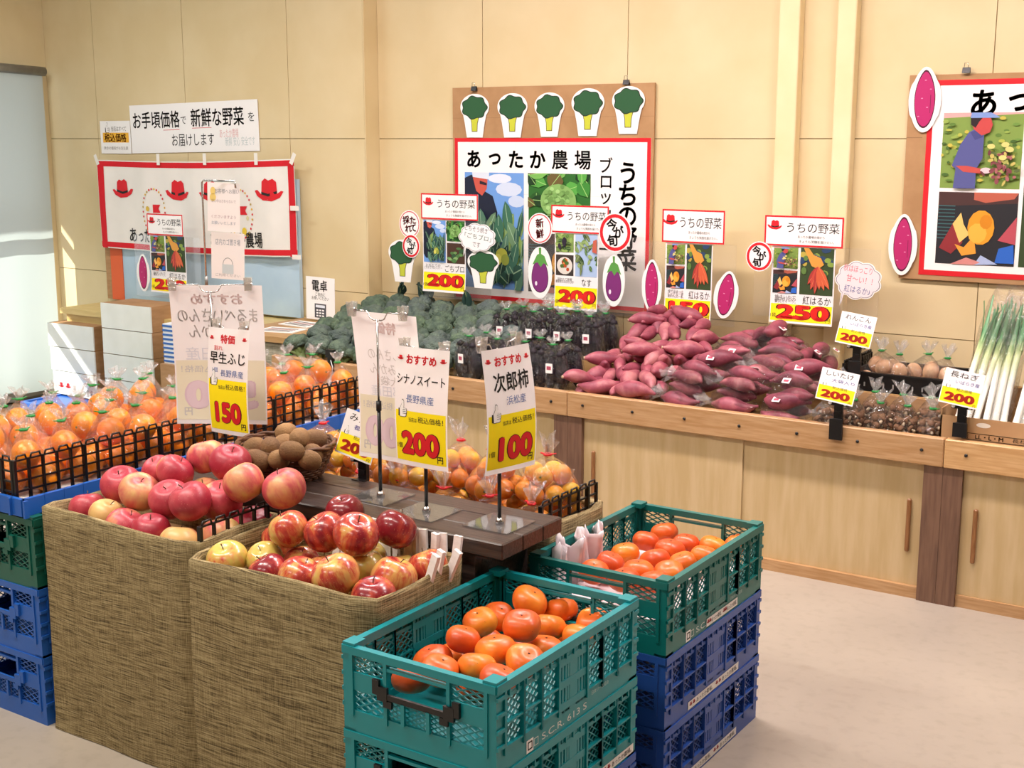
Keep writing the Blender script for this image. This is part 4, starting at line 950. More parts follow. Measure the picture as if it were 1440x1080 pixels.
# ================================================================ bagged eggplants
m = MB(); pr = [(max(1e-6, .027 * (math.sin(PI * i / 18) ** .8) * (1.05 - .35 * i / 18)), .16 * i / 18) for i in range(19)]; m.lathe(pr, M_egg, 18); m.lathe([(.0165, .146), (.014, .158), (.005, .163), (.004, .166)], ink('221c24'), 10); EM = m.mesh('eggplant')
def egg_bag(seed):
    rr = random.Random(seed); P = [(-.042, 0), (.0, -.012), (.042, 0), (-.02, .038), (.024, .036)]
    items = [('eggplant', EM, (x, y, .002), (rr.uniform(-.06, .06), rr.uniform(-.08, .08), rr.uniform(0, 6)), 1, .5) for x, y in P]
    pts = [q for x, y in P for zz, R in ((.02, .03), (.06, .033), (.10, .030), (.15, .020)) for q in [(x + R * math.cos(a), y + R * math.sin(a), zz) for a in [PI * i / 5 for i in range(10)]]]
    pts = [(x, y, z if z > .03 else .0) for x, y, z in pts]
    st = MB(); x = rr.uniform(-.02, .02); st.bb(x - .014, -.052, .085, x + .014, -.049, .122, WHT); st.bb(x - .009, -.0525, .098, x + .009, -.052, .112, ink('a8485e'))
    return bag('bag_of_eggplants', items, pts, (0, .01, .188), M_tiegreen, seed, M_filmdk, st, rh=.028)
EB = [egg_bag(60 + k) for k in range(2)]
for row, (y, z, xs, w_) in enumerate(((4.17, .528, [-2.975, -2.84, -2.705, -2.575], 'front row on the lower shelf'), (4.275, .530, [-2.96, -2.83, -2.70, -2.57], 'second row on the lower shelf'), (4.47, .603, [-2.99, -2.855, -2.72, -2.585], 'front row on the raised shelf'), (4.58, .603, [-2.98, -2.845, -2.71, -2.575], 'second row on the raised shelf'), (4.69, .603, [-2.92, -2.78, -2.64], 'back row on the raised shelf'))):
    for k, x in enumerate(xs):
        use(EB, rnd.randrange(2), (x, y, z), rnd.uniform(-.25, .25), 'bag of dark eggplants, %s in the %s' % (nth(k, len(xs)), w_), 'bag of eggplants', 'bags of eggplants')
# ================================================================ sweet potatoes
def spud(seed, L=.175, R=.034):
    rr = random.Random(seed); n = 16; b1, b2 = rr.uniform(-.018, .018), rr.uniform(-.012, .012); pk = rr.uniform(.4, .6); pts = []; rs = []
    for i in range(n + 1):
        u = i / n; x = (u - .5) * L; e = (math.sin(PI * u ** (math.log(.5) / math.log(pk)))) ** .72
        pts.append((x, b1 * math.sin(PI * u) + .003 * math.sin(9 * u + seed), b2 * math.sin(PI * u * 1.4))); rs.append(max(.005, R * e * (1 + .07 * math.sin(7 * u + seed * 2))))
    m = MB(); m.tube(pts, rs, M_spud, 16); me = m.mesh('sweet_potato')
    c = MB(); d = Vector(pts[0]) - Vector(pts[1]); d.normalize(); c.tube([Vector(pts[0]) - d * .001, Vector(pts[0]) + d * .0012], [.0062, .0055], M_spudend, 8); return me, c.mesh('cut_end')
SP = [spud(k, .145 + .012 * (k % 3), .0265 + .0025 * (k % 3)) for k in range(6)]
rightx = [-2.12, -2.10, -2.05, -2.0, -2.0, -2.03, -2.08, -2.17]; rown = ['bottom row', 'second row up', 'third row up', 'fourth row up', 'fifth row up', 'sixth row up', 'seventh row up', 'topmost row']
for r in range(8):
    x0, x1 = -2.49 + .012 * r, rightx[r] - .03; n = max(3, int((x1 - x0) / .056)); 
    for k in range(n):
        x = x0 + (x1 - x0) * (k + .5) / n + rnd.uniform(-.006, .006); me, ce = SP[rnd.randrange(6)]
        o = link('sweet_potato', me, None, (x, 4.215 + .063 * r + rnd.uniform(-.015, .015), .556 + .036 * r + rnd.uniform(-.006, .008)), (rnd.uniform(0, 6), rnd.uniform(-.22, .30), -PI / 2 + rnd.uniform(-.75, .55) * -1), (rnd.uniform(.92, 1.06),) * 3)
        q = rnd.uniform(.3, .62); o.color = (q, q, q, 1); link('cut_end', ce, o)
        tag(o, 'loose sweet potato, %s in the %s' % (nth(k, n), rown[r]), 'sweet potato', 'loose sweet potatoes')
for k, (x, y, z, yaw) in enumerate(((-2.44, 4.16, .60, .9), (-2.36, 4.155, .585, .25), (-2.20, 4.15, .575, -.1), (-2.42, 4.30, .66, .6), (-2.28, 4.36, .69, .45), (-2.12, 4.40, .71, .5), (-2.36, 4.54, .79, .35), (-2.22, 4.62, .82, -.2))):
    me, ce = SP[k % 6]; o = link('sweet_potato', me, None, (x, y, z), (k, rnd.uniform(-.15, .15), yaw), (1.02,) * 3); o.color = (.45, .45, .45, 1); link('cut_end', ce, o)
    tag(o, 'loose sweet potato lying crosswise, %s from the bottom' % ORD[k + 1], 'sweet potato', 'loose sweet potatoes')
def spud_bag(seed):
    rr = random.Random(seed); items = []; pts = []
    for i, (y, z) in enumerate(((-.034, .029), (.032, .029), (.0, .068))):
        me, ce = SP[(seed + i) % 6]; items.append(('sweet_potato', me, (rr.uniform(-.01, .01), y, z), (rr.uniform(0, 6), rr.uniform(-.06, .06), rr.uniform(-.1, .1)), 1.0, rr.uniform(.4, .7)))
        for u in range(9):
            t_ = u / 8; R = .033 * max(.25, math.sin(PI * t_) ** .6)
            for a in range(8): pts.append(((t_ - .5) * .17, y + R * math.cos(a * PI / 4), max(0, z + R * math.sin(a * PI / 4))))
    st = MB(); x = rr.uniform(-.03, .03); st.bb(x - .014, -.026, .1015, x + .014, .0, .1025, WHT, Matrix.Rotation(.35, 4, 'X')); st.bb(x - .009, -.02, .1025, x + .009, -.008, .1030, ink('a8485e'), Matrix.Rotation(.35, 4, 'X'))
    t = bag('bag_of_sweet_potatoes', items, pts, None, None, seed, M_filmdk, st)
    rf = ruffle(0, .05, .009, .026, seed); rf.build('gathered_top', t, (.092, 0, .04), (0, PI / 2 * .9, 0)); return t
SB = [spud_bag(70 + k) for k in range(3)]
brs = [(4.185, .530, [-2.02, -1.815, -1.615]), (4.215, .600, [-1.99, -1.79, -1.60]), (4.325, .632, [-1.94, -1.76, -1.60]), (4.44, .648, [-1.92, -1.75]), (4.575, .655, [-1.98, -1.80]), (4.70, .655, [-1.97, -1.81])]
for r, (y, z, xs) in enumerate(brs):
    for k, x in enumerate(xs):
        use(SB, rnd.randrange(3), (x, y, z), rnd.uniform(-.3, .3) + (PI if rnd.random() < .5 else 0), 'bag of sweet potatoes, %s in the %s of bags' % (nth(k, len(xs)), ('bottom row', 'second row', 'third row', 'fourth row', 'fifth row', 'top row')[r]), 'bag of sweet potatoes', 'bags of sweet potatoes', rnd.uniform(.05, .3))
for k, (x, y, z) in enumerate(((-1.72, 4.56, .635), (-1.68, 4.66, .635), (-1.88, 4.66, .705))):
    use(SB, k, (x, y, z), rnd.uniform(-.3, .3) + PI / 2, ('front bag of sweet potatoes turned end-on beside the small black grid', 'back bag of sweet potatoes turned end-on beside the small black grid', 'bag of sweet potatoes turned end-on, topmost at the back of the bags')[k], 'bag of sweet potatoes', 'bags of sweet potatoes', .2)
# ================================================================ mushrooms, taro, leeks
def mush_bag(seed):
    rr = random.Random(seed); m = MB(); s = MB(); P = []
    for i in range(26):
        lay = i // 9; a = rr.uniform(0, 6.28); R = rr.uniform(.0, .034); P.append(V(R * math.cos(a), R * math.sin(a), .014 + .020 * lay))
    P = relax(P, [.0115] * 26, 60, 0, 0)
    for p in P:
        M = Matrix.Translation(p) @ Euler((rr.uniform(-1.3, 1.3), rr.uniform(-1.3, 1.3), 0)).to_matrix().to_4x4()
        m.lathe([(.004, -.003), (.0125, -.004), (.0135, 0), (.011, .006), (.006, .009), (1e-6, .010)], M_mush, 10, M=M); s.tube([M @ V(0, 0, -.003), M @ V(.001, 0, -.016)], [.004, .005], M_mushs, 6)
    pts = [q for p in P for q in sph_pts(p, .0185, 3)]; pts = [(x, y, max(z, 0)) for x, y, z in pts]
    t = bag('bag_of_mushrooms', [], pts, (0, 0, .105), M_tiegreen, seed, M_film, None, .04)
    o = m.build('mushroom_caps', t); o['kind'] = 'stuff'; o = s.build('mushroom_stems', t); o['kind'] = 'stuff'; return t
HB = [mush_bag(90 + k) for k in range(2)]
for row, (y, z, xs) in enumerate(((4.175, .528, [-1.465, -1.375, -1.285, -1.195, -1.112]), (4.27, .545, [-1.43, -1.335, -1.24, -1.145]))):
    for k, x in enumerate(xs): use(HB, k, (x, y, z), rnd.uniform(0, 6), 'bag of brown shiitake mushrooms, %s in the %s row' % (nth(k, len(xs)), ('front', 'back')[row]), 'bag of mushrooms', 'bags of mushrooms')
t = thing('vegetable_crate', 'low black plastic crate of bagged tubers on the raised shelf', 'crate', (-1.285, 4.56, .601))
m = MB(); w_, d_, h_ = .185, .135, .085
m.bb(-w_, -d_, 0, w_, d_, .008, M_black)
for s in (-1, 1): m.bb(s * w_ - .005, -d_, 0, s * w_ + .005, d_, h_, M_black); m.bb(-w_, s * d_ - .005, 0, w_, s * d_ + .005, h_, M_black); m.bb(-w_ - .008, s * d_ - .009, h_ - .008, w_ + .008, s * d_ + .009, h_, M_black)
m.build('crate_body', t)
m = MB()
for k in range(9): m.bb(-.14 + k * .034, -d_ - .0058, .035, -.135 + k * .034, -d_ - .0052, .05, ink('8a8a88'))
m.build('slot_marks', t)
m = MB(); m.bb(-.19, -.004, 0, .19, .004, .10, M_card); o = m.build('cardboard_liner', None, (-1.28, 4.345, .527)); tag(o, 'brown cardboard sheet standing behind the mushroom bags', 'cardboard')
m = MB(); m.ell((0, 0, 0), (.028, .028, .032), M_taro, 14, 9); TM = m.mesh('tuber')
def taro_bag(seed):
    rr = random.Random(seed); P = relax([V(rr.uniform(-.03, .03), rr.uniform(-.03, .03), .03 + .04 * (i > 3)) for i in range(6)], [.029] * 6, 80, -.001, 0)
    it = [('tuber', TM, p, (rr.uniform(-.6, .6), rr.uniform(-.6, .6), 0), 1, rr.uniform(.3, .7)) for p in P]; pts = [q for p in P for q in sph_pts(p, .033, 4)]
    return bag('bag_of_tubers', it, pts, (0, 0, max(p.z for p in P) + .055), M_tiegreen, seed, M_film, None, .04)
TB = [taro_bag(100 + k) for k in range(2)]
for k, (x, y) in enumerate(((-1.415, 4.55), (-1.33, 4.49), (-1.25, 4.57), (-1.165, 4.50))):
    use(TB, k, (x, y + .02, .611), rnd.uniform(0, 6), 'bag of pale tubers in the black crate, %s of the four' % nth(k, 4), 'bag of tubers', 'bags of tubers')
grid_divider([(-1.50, 4.42, .601), (-1.50, 4.72, .601)], .11, 'small black grid divider beside the black crate behind the sweet potatoes', step=.02, rows=5)
t = thing('leek_carton', 'brown cardboard carton of leeks with printed size letters', 'box', (-.73, 4.32, .528))
m = MB(); w_, d_ = .345, .19
m.bb(-w_, -d_, 0, w_, d_, .006, M_card); m.bb(-w_, -d_, 0, w_, -d_ + .005, .098, M_cardlt); m.bb(-w_, d_ - .005, 0, w_, d_, .14, M_card)
for s in (-1, 1): m.bb(s * w_ - (.005 if s > 0 else 0), -d_, 0, s * w_ + (0 if s > 0 else .005), d_, .12, M_card)
b = m.build('box_body', t)
p = MB(); p.frame(-.275, .028, -.0, .050, .0018, .0006, BLK); p.text('秀', .018, -.262, .039, .0006, BLK); p.text('LL・L・M', .018, -.19, .039, .0006, BLK, wfit=.085, bold=.02); p.text('長ねぎ 5kg', .014, -.07, .039, .0006, BLK, wfit=.10)
p.oval(-.21, .078, .022, .008, .0006, ink('efe6da'), 24); p.oval(.20, .078, .022, .008, .0006, ink('efe6da'), 24); p.build('lettering', b, (0, -d_, 0), WALLROT)
def leek_mesh(seed):
    rr = random.Random(seed); m = MB(); b = rr.uniform(-.006, .006)
    m.tube([(b * math.sin(3 * u / 9), 0, .36 * u / 9) for u in range(10)], [.0105 + .0015 * (u < 2) for u in range(10)], M_leek, 12)
    for k in range(5):
        a = 2 * PI * k / 5 + seed; c, q = math.cos(a), math.sin(a); L = rr.uniform(.14, .22); sp = rr.uniform(.01, .028)
        vs = []; fs = []
        for i in range(6):
            u = i / 5; wd = .010 * (1 - u * .75); x, y, z = (.006 + sp * u * u) * c, (.006 + sp * u * u) * q, .34 + L * u
            vs += [V(x - q * wd, y + c * wd, z), V(x + c * .003, y + q * .003, z), V(x + q * wd, y - c * wd, z)]
        for i in range(5):
            for j in range(2): a_ = i * 3 + j; fs.append((a_, a_ + 1, a_ + 4, a_ + 3))
        m.add(vs, fs, M_leek, True)
    for k in range(10):
        a = k * 2.4; m.tube([(.006 * math.cos(a), .006 * math.sin(a), .002), (.010 * math.cos(a), .010 * math.sin(a), -.010)], .0008, M_mushs, 4)
    return m.mesh('leek')
LK = [leek_mesh(k) for k in range(3)]
def leek_bag(seed):
    rr = random.Random(seed); P = [(-.028, -.008), (.0, -.004), (.028, -.006), (-.015, .019), (.015, .02)]
    it = [('leek', LK[i % 3], (x, y, .012), (0, rr.uniform(-.03, .03), rr.uniform(0, 6)), 1, .5) for i, (x, y) in enumerate(P)]
    t = bpy.data.objects.new('bag_of_leeks', None); COL.objects.link(t)
    for nm, me, loc, rot, sc, c in it: link(nm, me, t, loc, rot)
    m = MB(); m.lathe([(.040, .03), (.042, .15), (.046, .30), (.060, .45), (.062, .56), (.050, .62)], M_film, 26, c=(0, .006, 0), wob=lambda a, i: (1 + .10 * math.sin(4 * a + i + seed)) * (1 - .35 * abs(math.sin(a))))
    me = m.mesh('sleeve'); bm = _bm.new(); bm.from_mesh(me); _bm.ops.delete(bm, geom=[f for f in bm.faces if len(f.verts) > 4], context='FACES_ONLY'); bm.to_mesh(me); bm.free()
    link('plastic_sleeve', me, t); return t
KB = [leek_bag(k) for k in range(2)]
for k, (x, y) in enumerate(((-1.015, 4.175), (-.925, 4.185), (-.835, 4.175), (-.745, 4.185), (-.655, 4.175), (-.565, 4.185))):
    o = use(KB, k, (x, y, .545), 0, 'sleeve of leeks leaning back in the carton, %s of the row' % nth(k, 6), 'bag of leeks', 'sleeves of leeks', -.78); o.rotation_euler = (-.76, .05 * (-1) ** k, 0)
# ================================================================ price stands and cards
def thumb(mb, x, y, s, z):
    P = [(-.32, -.5), (.22, -.5), (.38, -.42), (.40, -.22), (.47, -.08), (.44, .02), (.46, .14), (.38, .24), (.10, .26), (.14, .52), (.12, .86), (.02, .98), (-.08, .92), (-.10, .60), (-.26, .30), (-.34, .16)]
    mb.poly([(x + a * s * 1.12, y + b * s * 1.08 - .01 * s) for a, b in P], z, BLK); mb.poly([(x + a * s, y + b * s) for a, b in P], z + .0003, WHT)
    for k in range(3): mb.rect(x + .02 * s, y + (-.24 + .17 * k) * s, x + .40 * s, y + (-.20 + .17 * k) * s, z + .0006, BLK)
    mb.poly([(x - .52 * s, y - .48 * s), (x - .36 * s, y - .5 * s), (x - .38 * s, y + .2 * s), (x - .5 * s, y + .2 * s)], z, BLK)
def price_print(mb, w_, h_, c, pal, z=.0006, sg=1):
    red, blk, yel, blu, num = pal; d = .0004 * sg; y1 = c.get('split', -.06) * h_
    mb.rect(-w_ / 2 + .004, -h_ / 2 + .012, w_ / 2 - .004, y1, z, yel, 6, 8)
    if c.get('head'): mb.text(c['head'], h_ * .085, 0, h_ * .40, z, red, wfit=w_ * c.get('hw', .55), bold=.035)
    if pal is PAL and c.get('head'):
        hat(mb, -w_ * .40, h_ * .40, w_ * .12, z); hat(mb, w_ * .40, h_ * .40, w_ * .12, z, flip=-1)
    for (t, sz, x, y, col, wf, bd) in c['lines']:
        mb.text(t, sz * h_, x * w_, y * h_, z + d, {'k': blk, 'b': blu, 'r': red}[col], wfit=wf * w_ if wf else None, bold=bd)
    if c.get('thumb', 1) and pal is PAL: thumb(mb, -w_ * .33, y1 - h_ * .005, h_ * .095, z + d)
    if c.get('tax', 1): mb.text('当店は', h_ * .04, -w_ * .13, y1 - h_ * .07, z + d, blk, wfit=w_ * .16); mb.text('税込価格！', h_ * .055, w_ * .20, y1 - h_ * .062, z + d, blk, wfit=w_ * .46)
    mb.text(c['price'], h_ * .25, c.get('px', .0) * w_, c.get('py', -.30) * h_, z + d, num[1], wfit=w_ * c.get('pw', .62) * 1.03, bold=.07)
    mb.text(c['price'], h_ * .25, c.get('px', .0) * w_, c.get('py', -.30) * h_, z + 2 * d, num[0], wfit=w_ * c.get('pw', .62), bold=.05)
    if c.get('unit'): mb.text(c['unit'], h_ * .05, -w_ * .40, c.get('py', -.30) * h_ - h_ * .03, z + d, blk, wfit=w_ * .10)
    mb.text('円', h_ * .065, w_ * .37, -h_ / 2 + h_ * .09, z + d, blk, bold=.02)
PAL = (RED, BLK, YEL, BLU, (ink('d8232c'), ink('5a1016')))
PALE = (ink('e6cdcc'), ink('d0cac8'), ink('efe6cc'), ink('dcdce4'), (ink('e8cfd8'), ink('e2c4d0')))
def price_card(loc, w_, h_, yaw, label, c, bend=(.010, .012), seen='front', tilt=0):
    bx, by = bend
    def fn(v):
        u, q = v.x / w_, v.y / h_
        return V(v.x, v.y, v.z + bx * (1 - 4 * u * u) * .5 + by * math.sin((.5 - q) * 2.4) + by * .5 * u * (.5 - q))
    t = thing('price_card', label, 'price card', loc, 0, 'paper price cards hung on stands'); t.rotation_euler = (PI / 2 + tilt, 0, yaw)
    m = MB(); m.rect(-w_ / 2, -h_ / 2, w_ / 2, h_ / 2, 0, M_thin, 10, 18); m.map(fn)
    for f in m.f: m.f[m.f.index(f)] = (f[0], f[1], True) if False else f
    o = m.build('paper_sheet', t)
    for p in o.data.polygons: p.use_smooth = True
    p = MB()
    if seen == 'front': price_print(p, w_, h_, c, PAL)
    else: price_print(p, w_, h_, c, PALE, -.0006, -1)
    p.map(fn); p.build('printing', t); return t
def sign_stand(x, y, z, label, ztop, yaw, w_, chrome_from=.55, plate=.062):
    t = thing('price_stand', label, 'sign stand', (x, y, z), 0, 'price stands on the plank')
    M = Matrix.Rotation(yaw, 4, 'Z'); H_ = ztop - z
    m = MB(); m.bb(-plate, -plate, 0, plate, plate, .003, M_plate); m.build('base_plate', t)
    m = MB(); m.lathe([(.010, .003), (.010, .008), (.006, .016)], M_steel, 12); m.build('base_nut', t)
    m = MB(); m.tube([(0, 0, .008), (0, 0, H_ * chrome_from)], .0046, M_black, 10); m.tube([(0, 0, H_ * chrome_from - .012), (0, 0, H_ * chrome_from + .012)], .0068, M_black, 10); m.build('lower_pole', t)
    m = MB(); m.tube([(0, 0, H_ * chrome_from), (0, 0, H_ - .02)], .0028, M_steel, 8); m.build('upper_pole', t)
    hw = w_ / 2 - .02; pts = [(-hw - .012, 0, H_ + .002), (-.032, 0, H_), (-.022, 0, H_ - .016), (-.012, 0, H_ - .020), (.012, 0, H_ - .020), (.022, 0, H_ - .016), (.032, 0, H_), (hw + .012, 0, H_ + .002)]
    m = MB(); m.tube([M @ Vector(p) for p in pts], .0018, M_steel, 6); m.build('crossbar', t)
    for s in (-1, 1):
        m = MB(); xx = s * hw
        for q in (-1, 1): m.add([M @ V(xx + a, q * b, H_ + cc) for a, b, cc in ((-.010, .002, -.016), (.010, .002, -.016), (.010, .008, .020), (-.010, .008, .020), (-.010, .0045, -.016), (.010, .0045, -.016), (.010, .011, .020), (-.010, .011, .020))], [(0, 1, 2, 3), (4, 5, 6, 7), (0, 1, 5, 4), (2, 3, 7, 6), (0, 3, 7, 4), (1, 2, 6, 5)], M_clip)
        m.tube([M @ V(xx - .011, 0, H_ + .002), M @ V(xx + .011, 0, H_ + .002)], .0045, M_steel, 8); m.build('clip', t)
    return t
PZ = .6185
# front card: streaked apples
sign_stand(-1.805, 2.355, PZ, 'price stand of the 200 yen apple card, in the middle of the plank', 1.018, 0, .157)
price_card((-1.800, 2.343, .878), .157, .285, 0, 'price card reading 200 yen for the streaked apples', dict(head='おすすめ', lines=[('シナノスイート', .095, .0, .235, 'k', .9, .012), ('長野県産', .075, .0, .075, 'b', .52, .0)], price='200', unit='1個', split=-.03, pw=.66))
# persimmon card, turned towards the aisle
sign_stand(-1.607, 2.375, PZ, 'price stand of the 100 yen persimmon card, at the right end of the plank', 1.045, math.radians(81), .155)
price_card((-1.590, 2.374, .895), .158, .285, math.radians(81), 'price card reading 100 yen for persimmons, turned towards the right', dict(head='おすすめ', lines=[('次郎柿', .16, .02, .235, 'k', .72, .02), ('浜松産', .075, .08, .085, 'b', .40, .0)], price='100', unit='1個', split=-.02, pw=.62, px=.06), (.008, .022))
# card for the pink-red apples
sign_stand(-2.535, 2.447, PZ, 'price stand of the 150 yen apple card, behind the back apple bin', .998, 0, .145, .8)
price_card((-2.530, 2.436, .850), .145, .292, math.radians(4), 'price card reading 150 yen in front of the largest pale sheet', dict(head='特価', hw=.34, lines=[('割れ', .05, -.22, .315, 'r', .22, 0), ('早生ふじ', .12, .0, .225, 'k', .86, .015), ('1個', .05, -.30, .11, 'b', .14, 0), ('長野県産', .07, .12, .085, 'b', .55, 0)], price='150', unit='', split=.02, pw=.6, px=.0, py=-.29), (.006, .016))
# two cards seen from behind
sign_stand(-1.983, 2.400, PZ, 'price stand carrying the white sheet seen from behind, left of the 200 yen card', 1.085, 0, .20, .5)
price_card((-1.975, 2.412, .893), .205, .375, PI, 'white price sheet seen from its back, its printing showing through faintly, mid plank', dict(head='特価', hw=.3, lines=[('犬しさんの', .085, .0, .22, 'k', .62, 0), ('みかん', .085, .1, .12, 'k', .4, 0), ('（大袋）', .07, .0, .04, 'k', .4, 0), ('都田産', .08, .05, -.03, 'b', .5, 0)], price='500', unit='', split=-.07, pw=.72, py=-.31), (.010, .022), 'back')
sign_stand(-2.63, 2.468, PZ, 'price stand carrying the largest sheet, at the left end of the plank', 1.105, math.radians(33), .25, .5)
price_card((-2.625, 2.482, .905), .258, .395, math.radians(33) + PI, 'largest price sheet seen from its back, mirrored pink letters showing through', dict(head='おすすめ', hw=.55, lines=[('まるべいさんの', .11, .0, .285, 'k', .86, .01), ('みかん', .11, .12, .17, 'k', .4, .01), ('都田産', .10, .12, .01, 'b', .5, 0)], price='500', unit='', split=-.04, pw=.72, py=-.29), (.010, .02), 'back')
# tall stand with two small sheets behind the orange bags
t = thing('price_stand', 'tall thin steel stand with an L-shaped top among the bagged oranges', 'sign stand', (-3.16, 2.95, STAND_Z + .002))
m = MB(); m.bb(-.05, -.05, 0, .05, .05, .003, M_plate); m.build('base_plate', t)
m = MB(); m.tube([(0, 0, .003), (0, 0, .775), (.006, 0, .782), (.15, .0, .782), (.152, 0, .76)], .0032, M_steel, 8); m.build('bent_pole', t)
m = MB(); m.tube([(0, 0, .44), (0, 0, .47)], .0055, M_grey, 8); m.build('pole_joint', t)
def small_sheet(loc, w_, h_, label, lines, icon):
    t = thing('notice_sheet', label, 'notice', loc, 0, 'small notices on the tall stand'); t.rotation_euler = (PI / 2, .04, math.radians(18))
    m = MB(); m.rect(-w_ / 2, -h_ / 2, w_ / 2, h_ / 2, 0, M_thin, 4, 6); m.build('paper_sheet', t)
    p = MB()
    for (s, sz, x, y, col) in lines: p.text(s, sz, x, y, .0005, ink(col), wfit=w_ * .75 if len(s) > 5 else None)
    if icon == 'bag': p.ring(0, -h_ * .18, .018, .022, .002, .0005, ink('8a9096')); p.rect(-.02, -h_ * .38, .02, -h_ * .18, .0006, ink('c6d2d8'))
    else: p.oval(-w_ * .33, h_ * .33, .009, .013, .0005, ink('e8cf7a')); p.oval(-w_ * .33, h_ * .20, .011, .013, .0005, ink('e8cf7a'))
    p.build('printing', t)
small_sheet((-3.06, 2.945, STAND_Z + .70), .115, .155, 'upper small white notice hanging on the tall steel stand', [('お客様へお願い', .016, .012, .052, '8a8f98'), ('袋の中はさわらないで', .012, .0, .02, 'a8a0a8'), ('くださいますよう', .012, 0, -.03, 'b49aa4'), ('お願いいたします', .012, 0, -.05, '9aa4b4')], 'b')
small_sheet((-3.045, 2.94, STAND_Z + .545), .118, .15, 'lower small white notice about shopping baskets on the tall steel stand', [('店内カゴ置き場', .022, 0, .045, '8f99a8'), ('ご利用ください', .010, 0, -.062, 'a0a4ac')], 'bag')
# hand written cards held by black clips on the counter
def clip_tag(px, Y, zc, w_, h_, name, origin, label, droll, zclip, lean=-.25):
    x = px; t = thing('price_card', label, 'price card', (x, Y, zc), 0, 'small handwritten price cards in black clips'); t.rotation_euler = (PI / 2 + lean, droll, .05)
    m = MB(); m.rect(-w_ / 2, -h_ / 2, w_ / 2, h_ / 2, 0, M_paper); m.rect(-w_ / 2, -h_ / 2, w_ / 2, h_ / 2, -.001, M_paper); m.build('card', t)
    p = MB(); p.rect(-w_ / 2 + .003, -h_ / 2 + .005, w_ / 2 - .003, -.004, .0005, YEL); p.text(name, h_ * .19, 0, h_ * .36, .0006, BLK, wfit=w_ * (.72 if len(name) > 2 else .5))
    p.text(origin, h_ * .12, w_ * .12, h_ * .16, .0006, ink('5a5aa0'), wfit=w_ * .6); thumb(p, -w_ * .34, h_ * .02, h_ * .12, .0006)
    p.text('税込価格', h_ * .10, w_ * .08, -h_ * .06, .0008, BLK, wfit=w_ * .4); p.text('200', h_ * .3, 0, -h_ * .28, .001, ink('e0422a'), wfit=w_ * .72, bold=.06); p.text('円', h_ * .09, w_ * .40, -h_ * .43, .001, BLK); p.build('printing', t)
    c = thing('black_clip', 'black spring clip holding the ' + {'れんこん': 'card at the black crate', 'しいたけ': 'mushroom price card on the rail', '長ねぎ': 'leek price card on the carton', 'みかん': 'half hidden mandarin price card'}[name], 'clip', (x + .005, Y + .012, zc - h_ / 2 - .01), 0, 'black card clips')
    m = MB(); m.bb(-.032, -.016, .0, .032, -.008, .016, M_black)
    for s in (-1, 1): m.tube([(s * .026, -.0165, .008), (s * .026, -.0185, .008)], .006, M_white, 10)
    m.build('card_jaw', c); m = MB(); m.bb(-.014, -.008, -.05, .014, .004, .012, M_black); m.bb(-.010, -.012, -.03, .010, .008, -.02, M_black); m.build('neck', c)
    m = MB(); m.bb(-.022, -.026, zclip, .022, -.016, -.045, M_black); m.bb(-.016, -.016, -.055, .016, .0, -.045, M_black); m.build('lower_jaw', c)
clip_tag(-1.447, 4.37, .842, .125, .112, 'れんこん', 'いばらき産', 'handwritten 200 yen card at the black crate behind the sweet potatoes', .13, -.10)
clip_tag(-1.405, 4.085, .690, .128, .108, 'しいたけ', '大袋入り', 'handwritten 200 yen card in front of the mushroom bags', .13, -.115)
clip_tag(-1.010, 4.11, .722, .122, .112, '長ねぎ', 'いばらき産', 'handwritten 200 yen card in front of the leeks', .13, -.09)
clip_tag(-2.135, 2.50, .735, .12, .12, 'みかん', '都田産', 'yellow price card mostly hidden between the white sheet and kiwi basket', .2, -.09)
t = thing('hanging_towel', 'white towel hanging from a black clip on the counter rail', 'towel', (-3.63, 4.082, .52))
m = MB(); m.lathe([(.052, -.135), (.046, -.10), (.022, -.03), (.008, 0), (1e-6, .004)], mat('white_towel', '#e6eef2', '#d8e2e8', .8, 20), 20, wob=lambda a, i: 1 + .12 * math.sin(5 * a)); m.map(lambda v: V(v.x, v.y * .35, v.z)); m.build('towel_cloth', t)
m = MB(); m.bb(-.012, -.012, .0, .012, .008, .06, M_black); m.bb(-.022, -.014, .06, .022, .004, .095, M_black); m.build('clip', t)
m = MB(); m.tube([(-.004, -.01, .01), (.012, -.014, -.02), (.018, -.014, .02), (.006, -.012, .05)], .0015, M_white, 6); m.build('string', t)

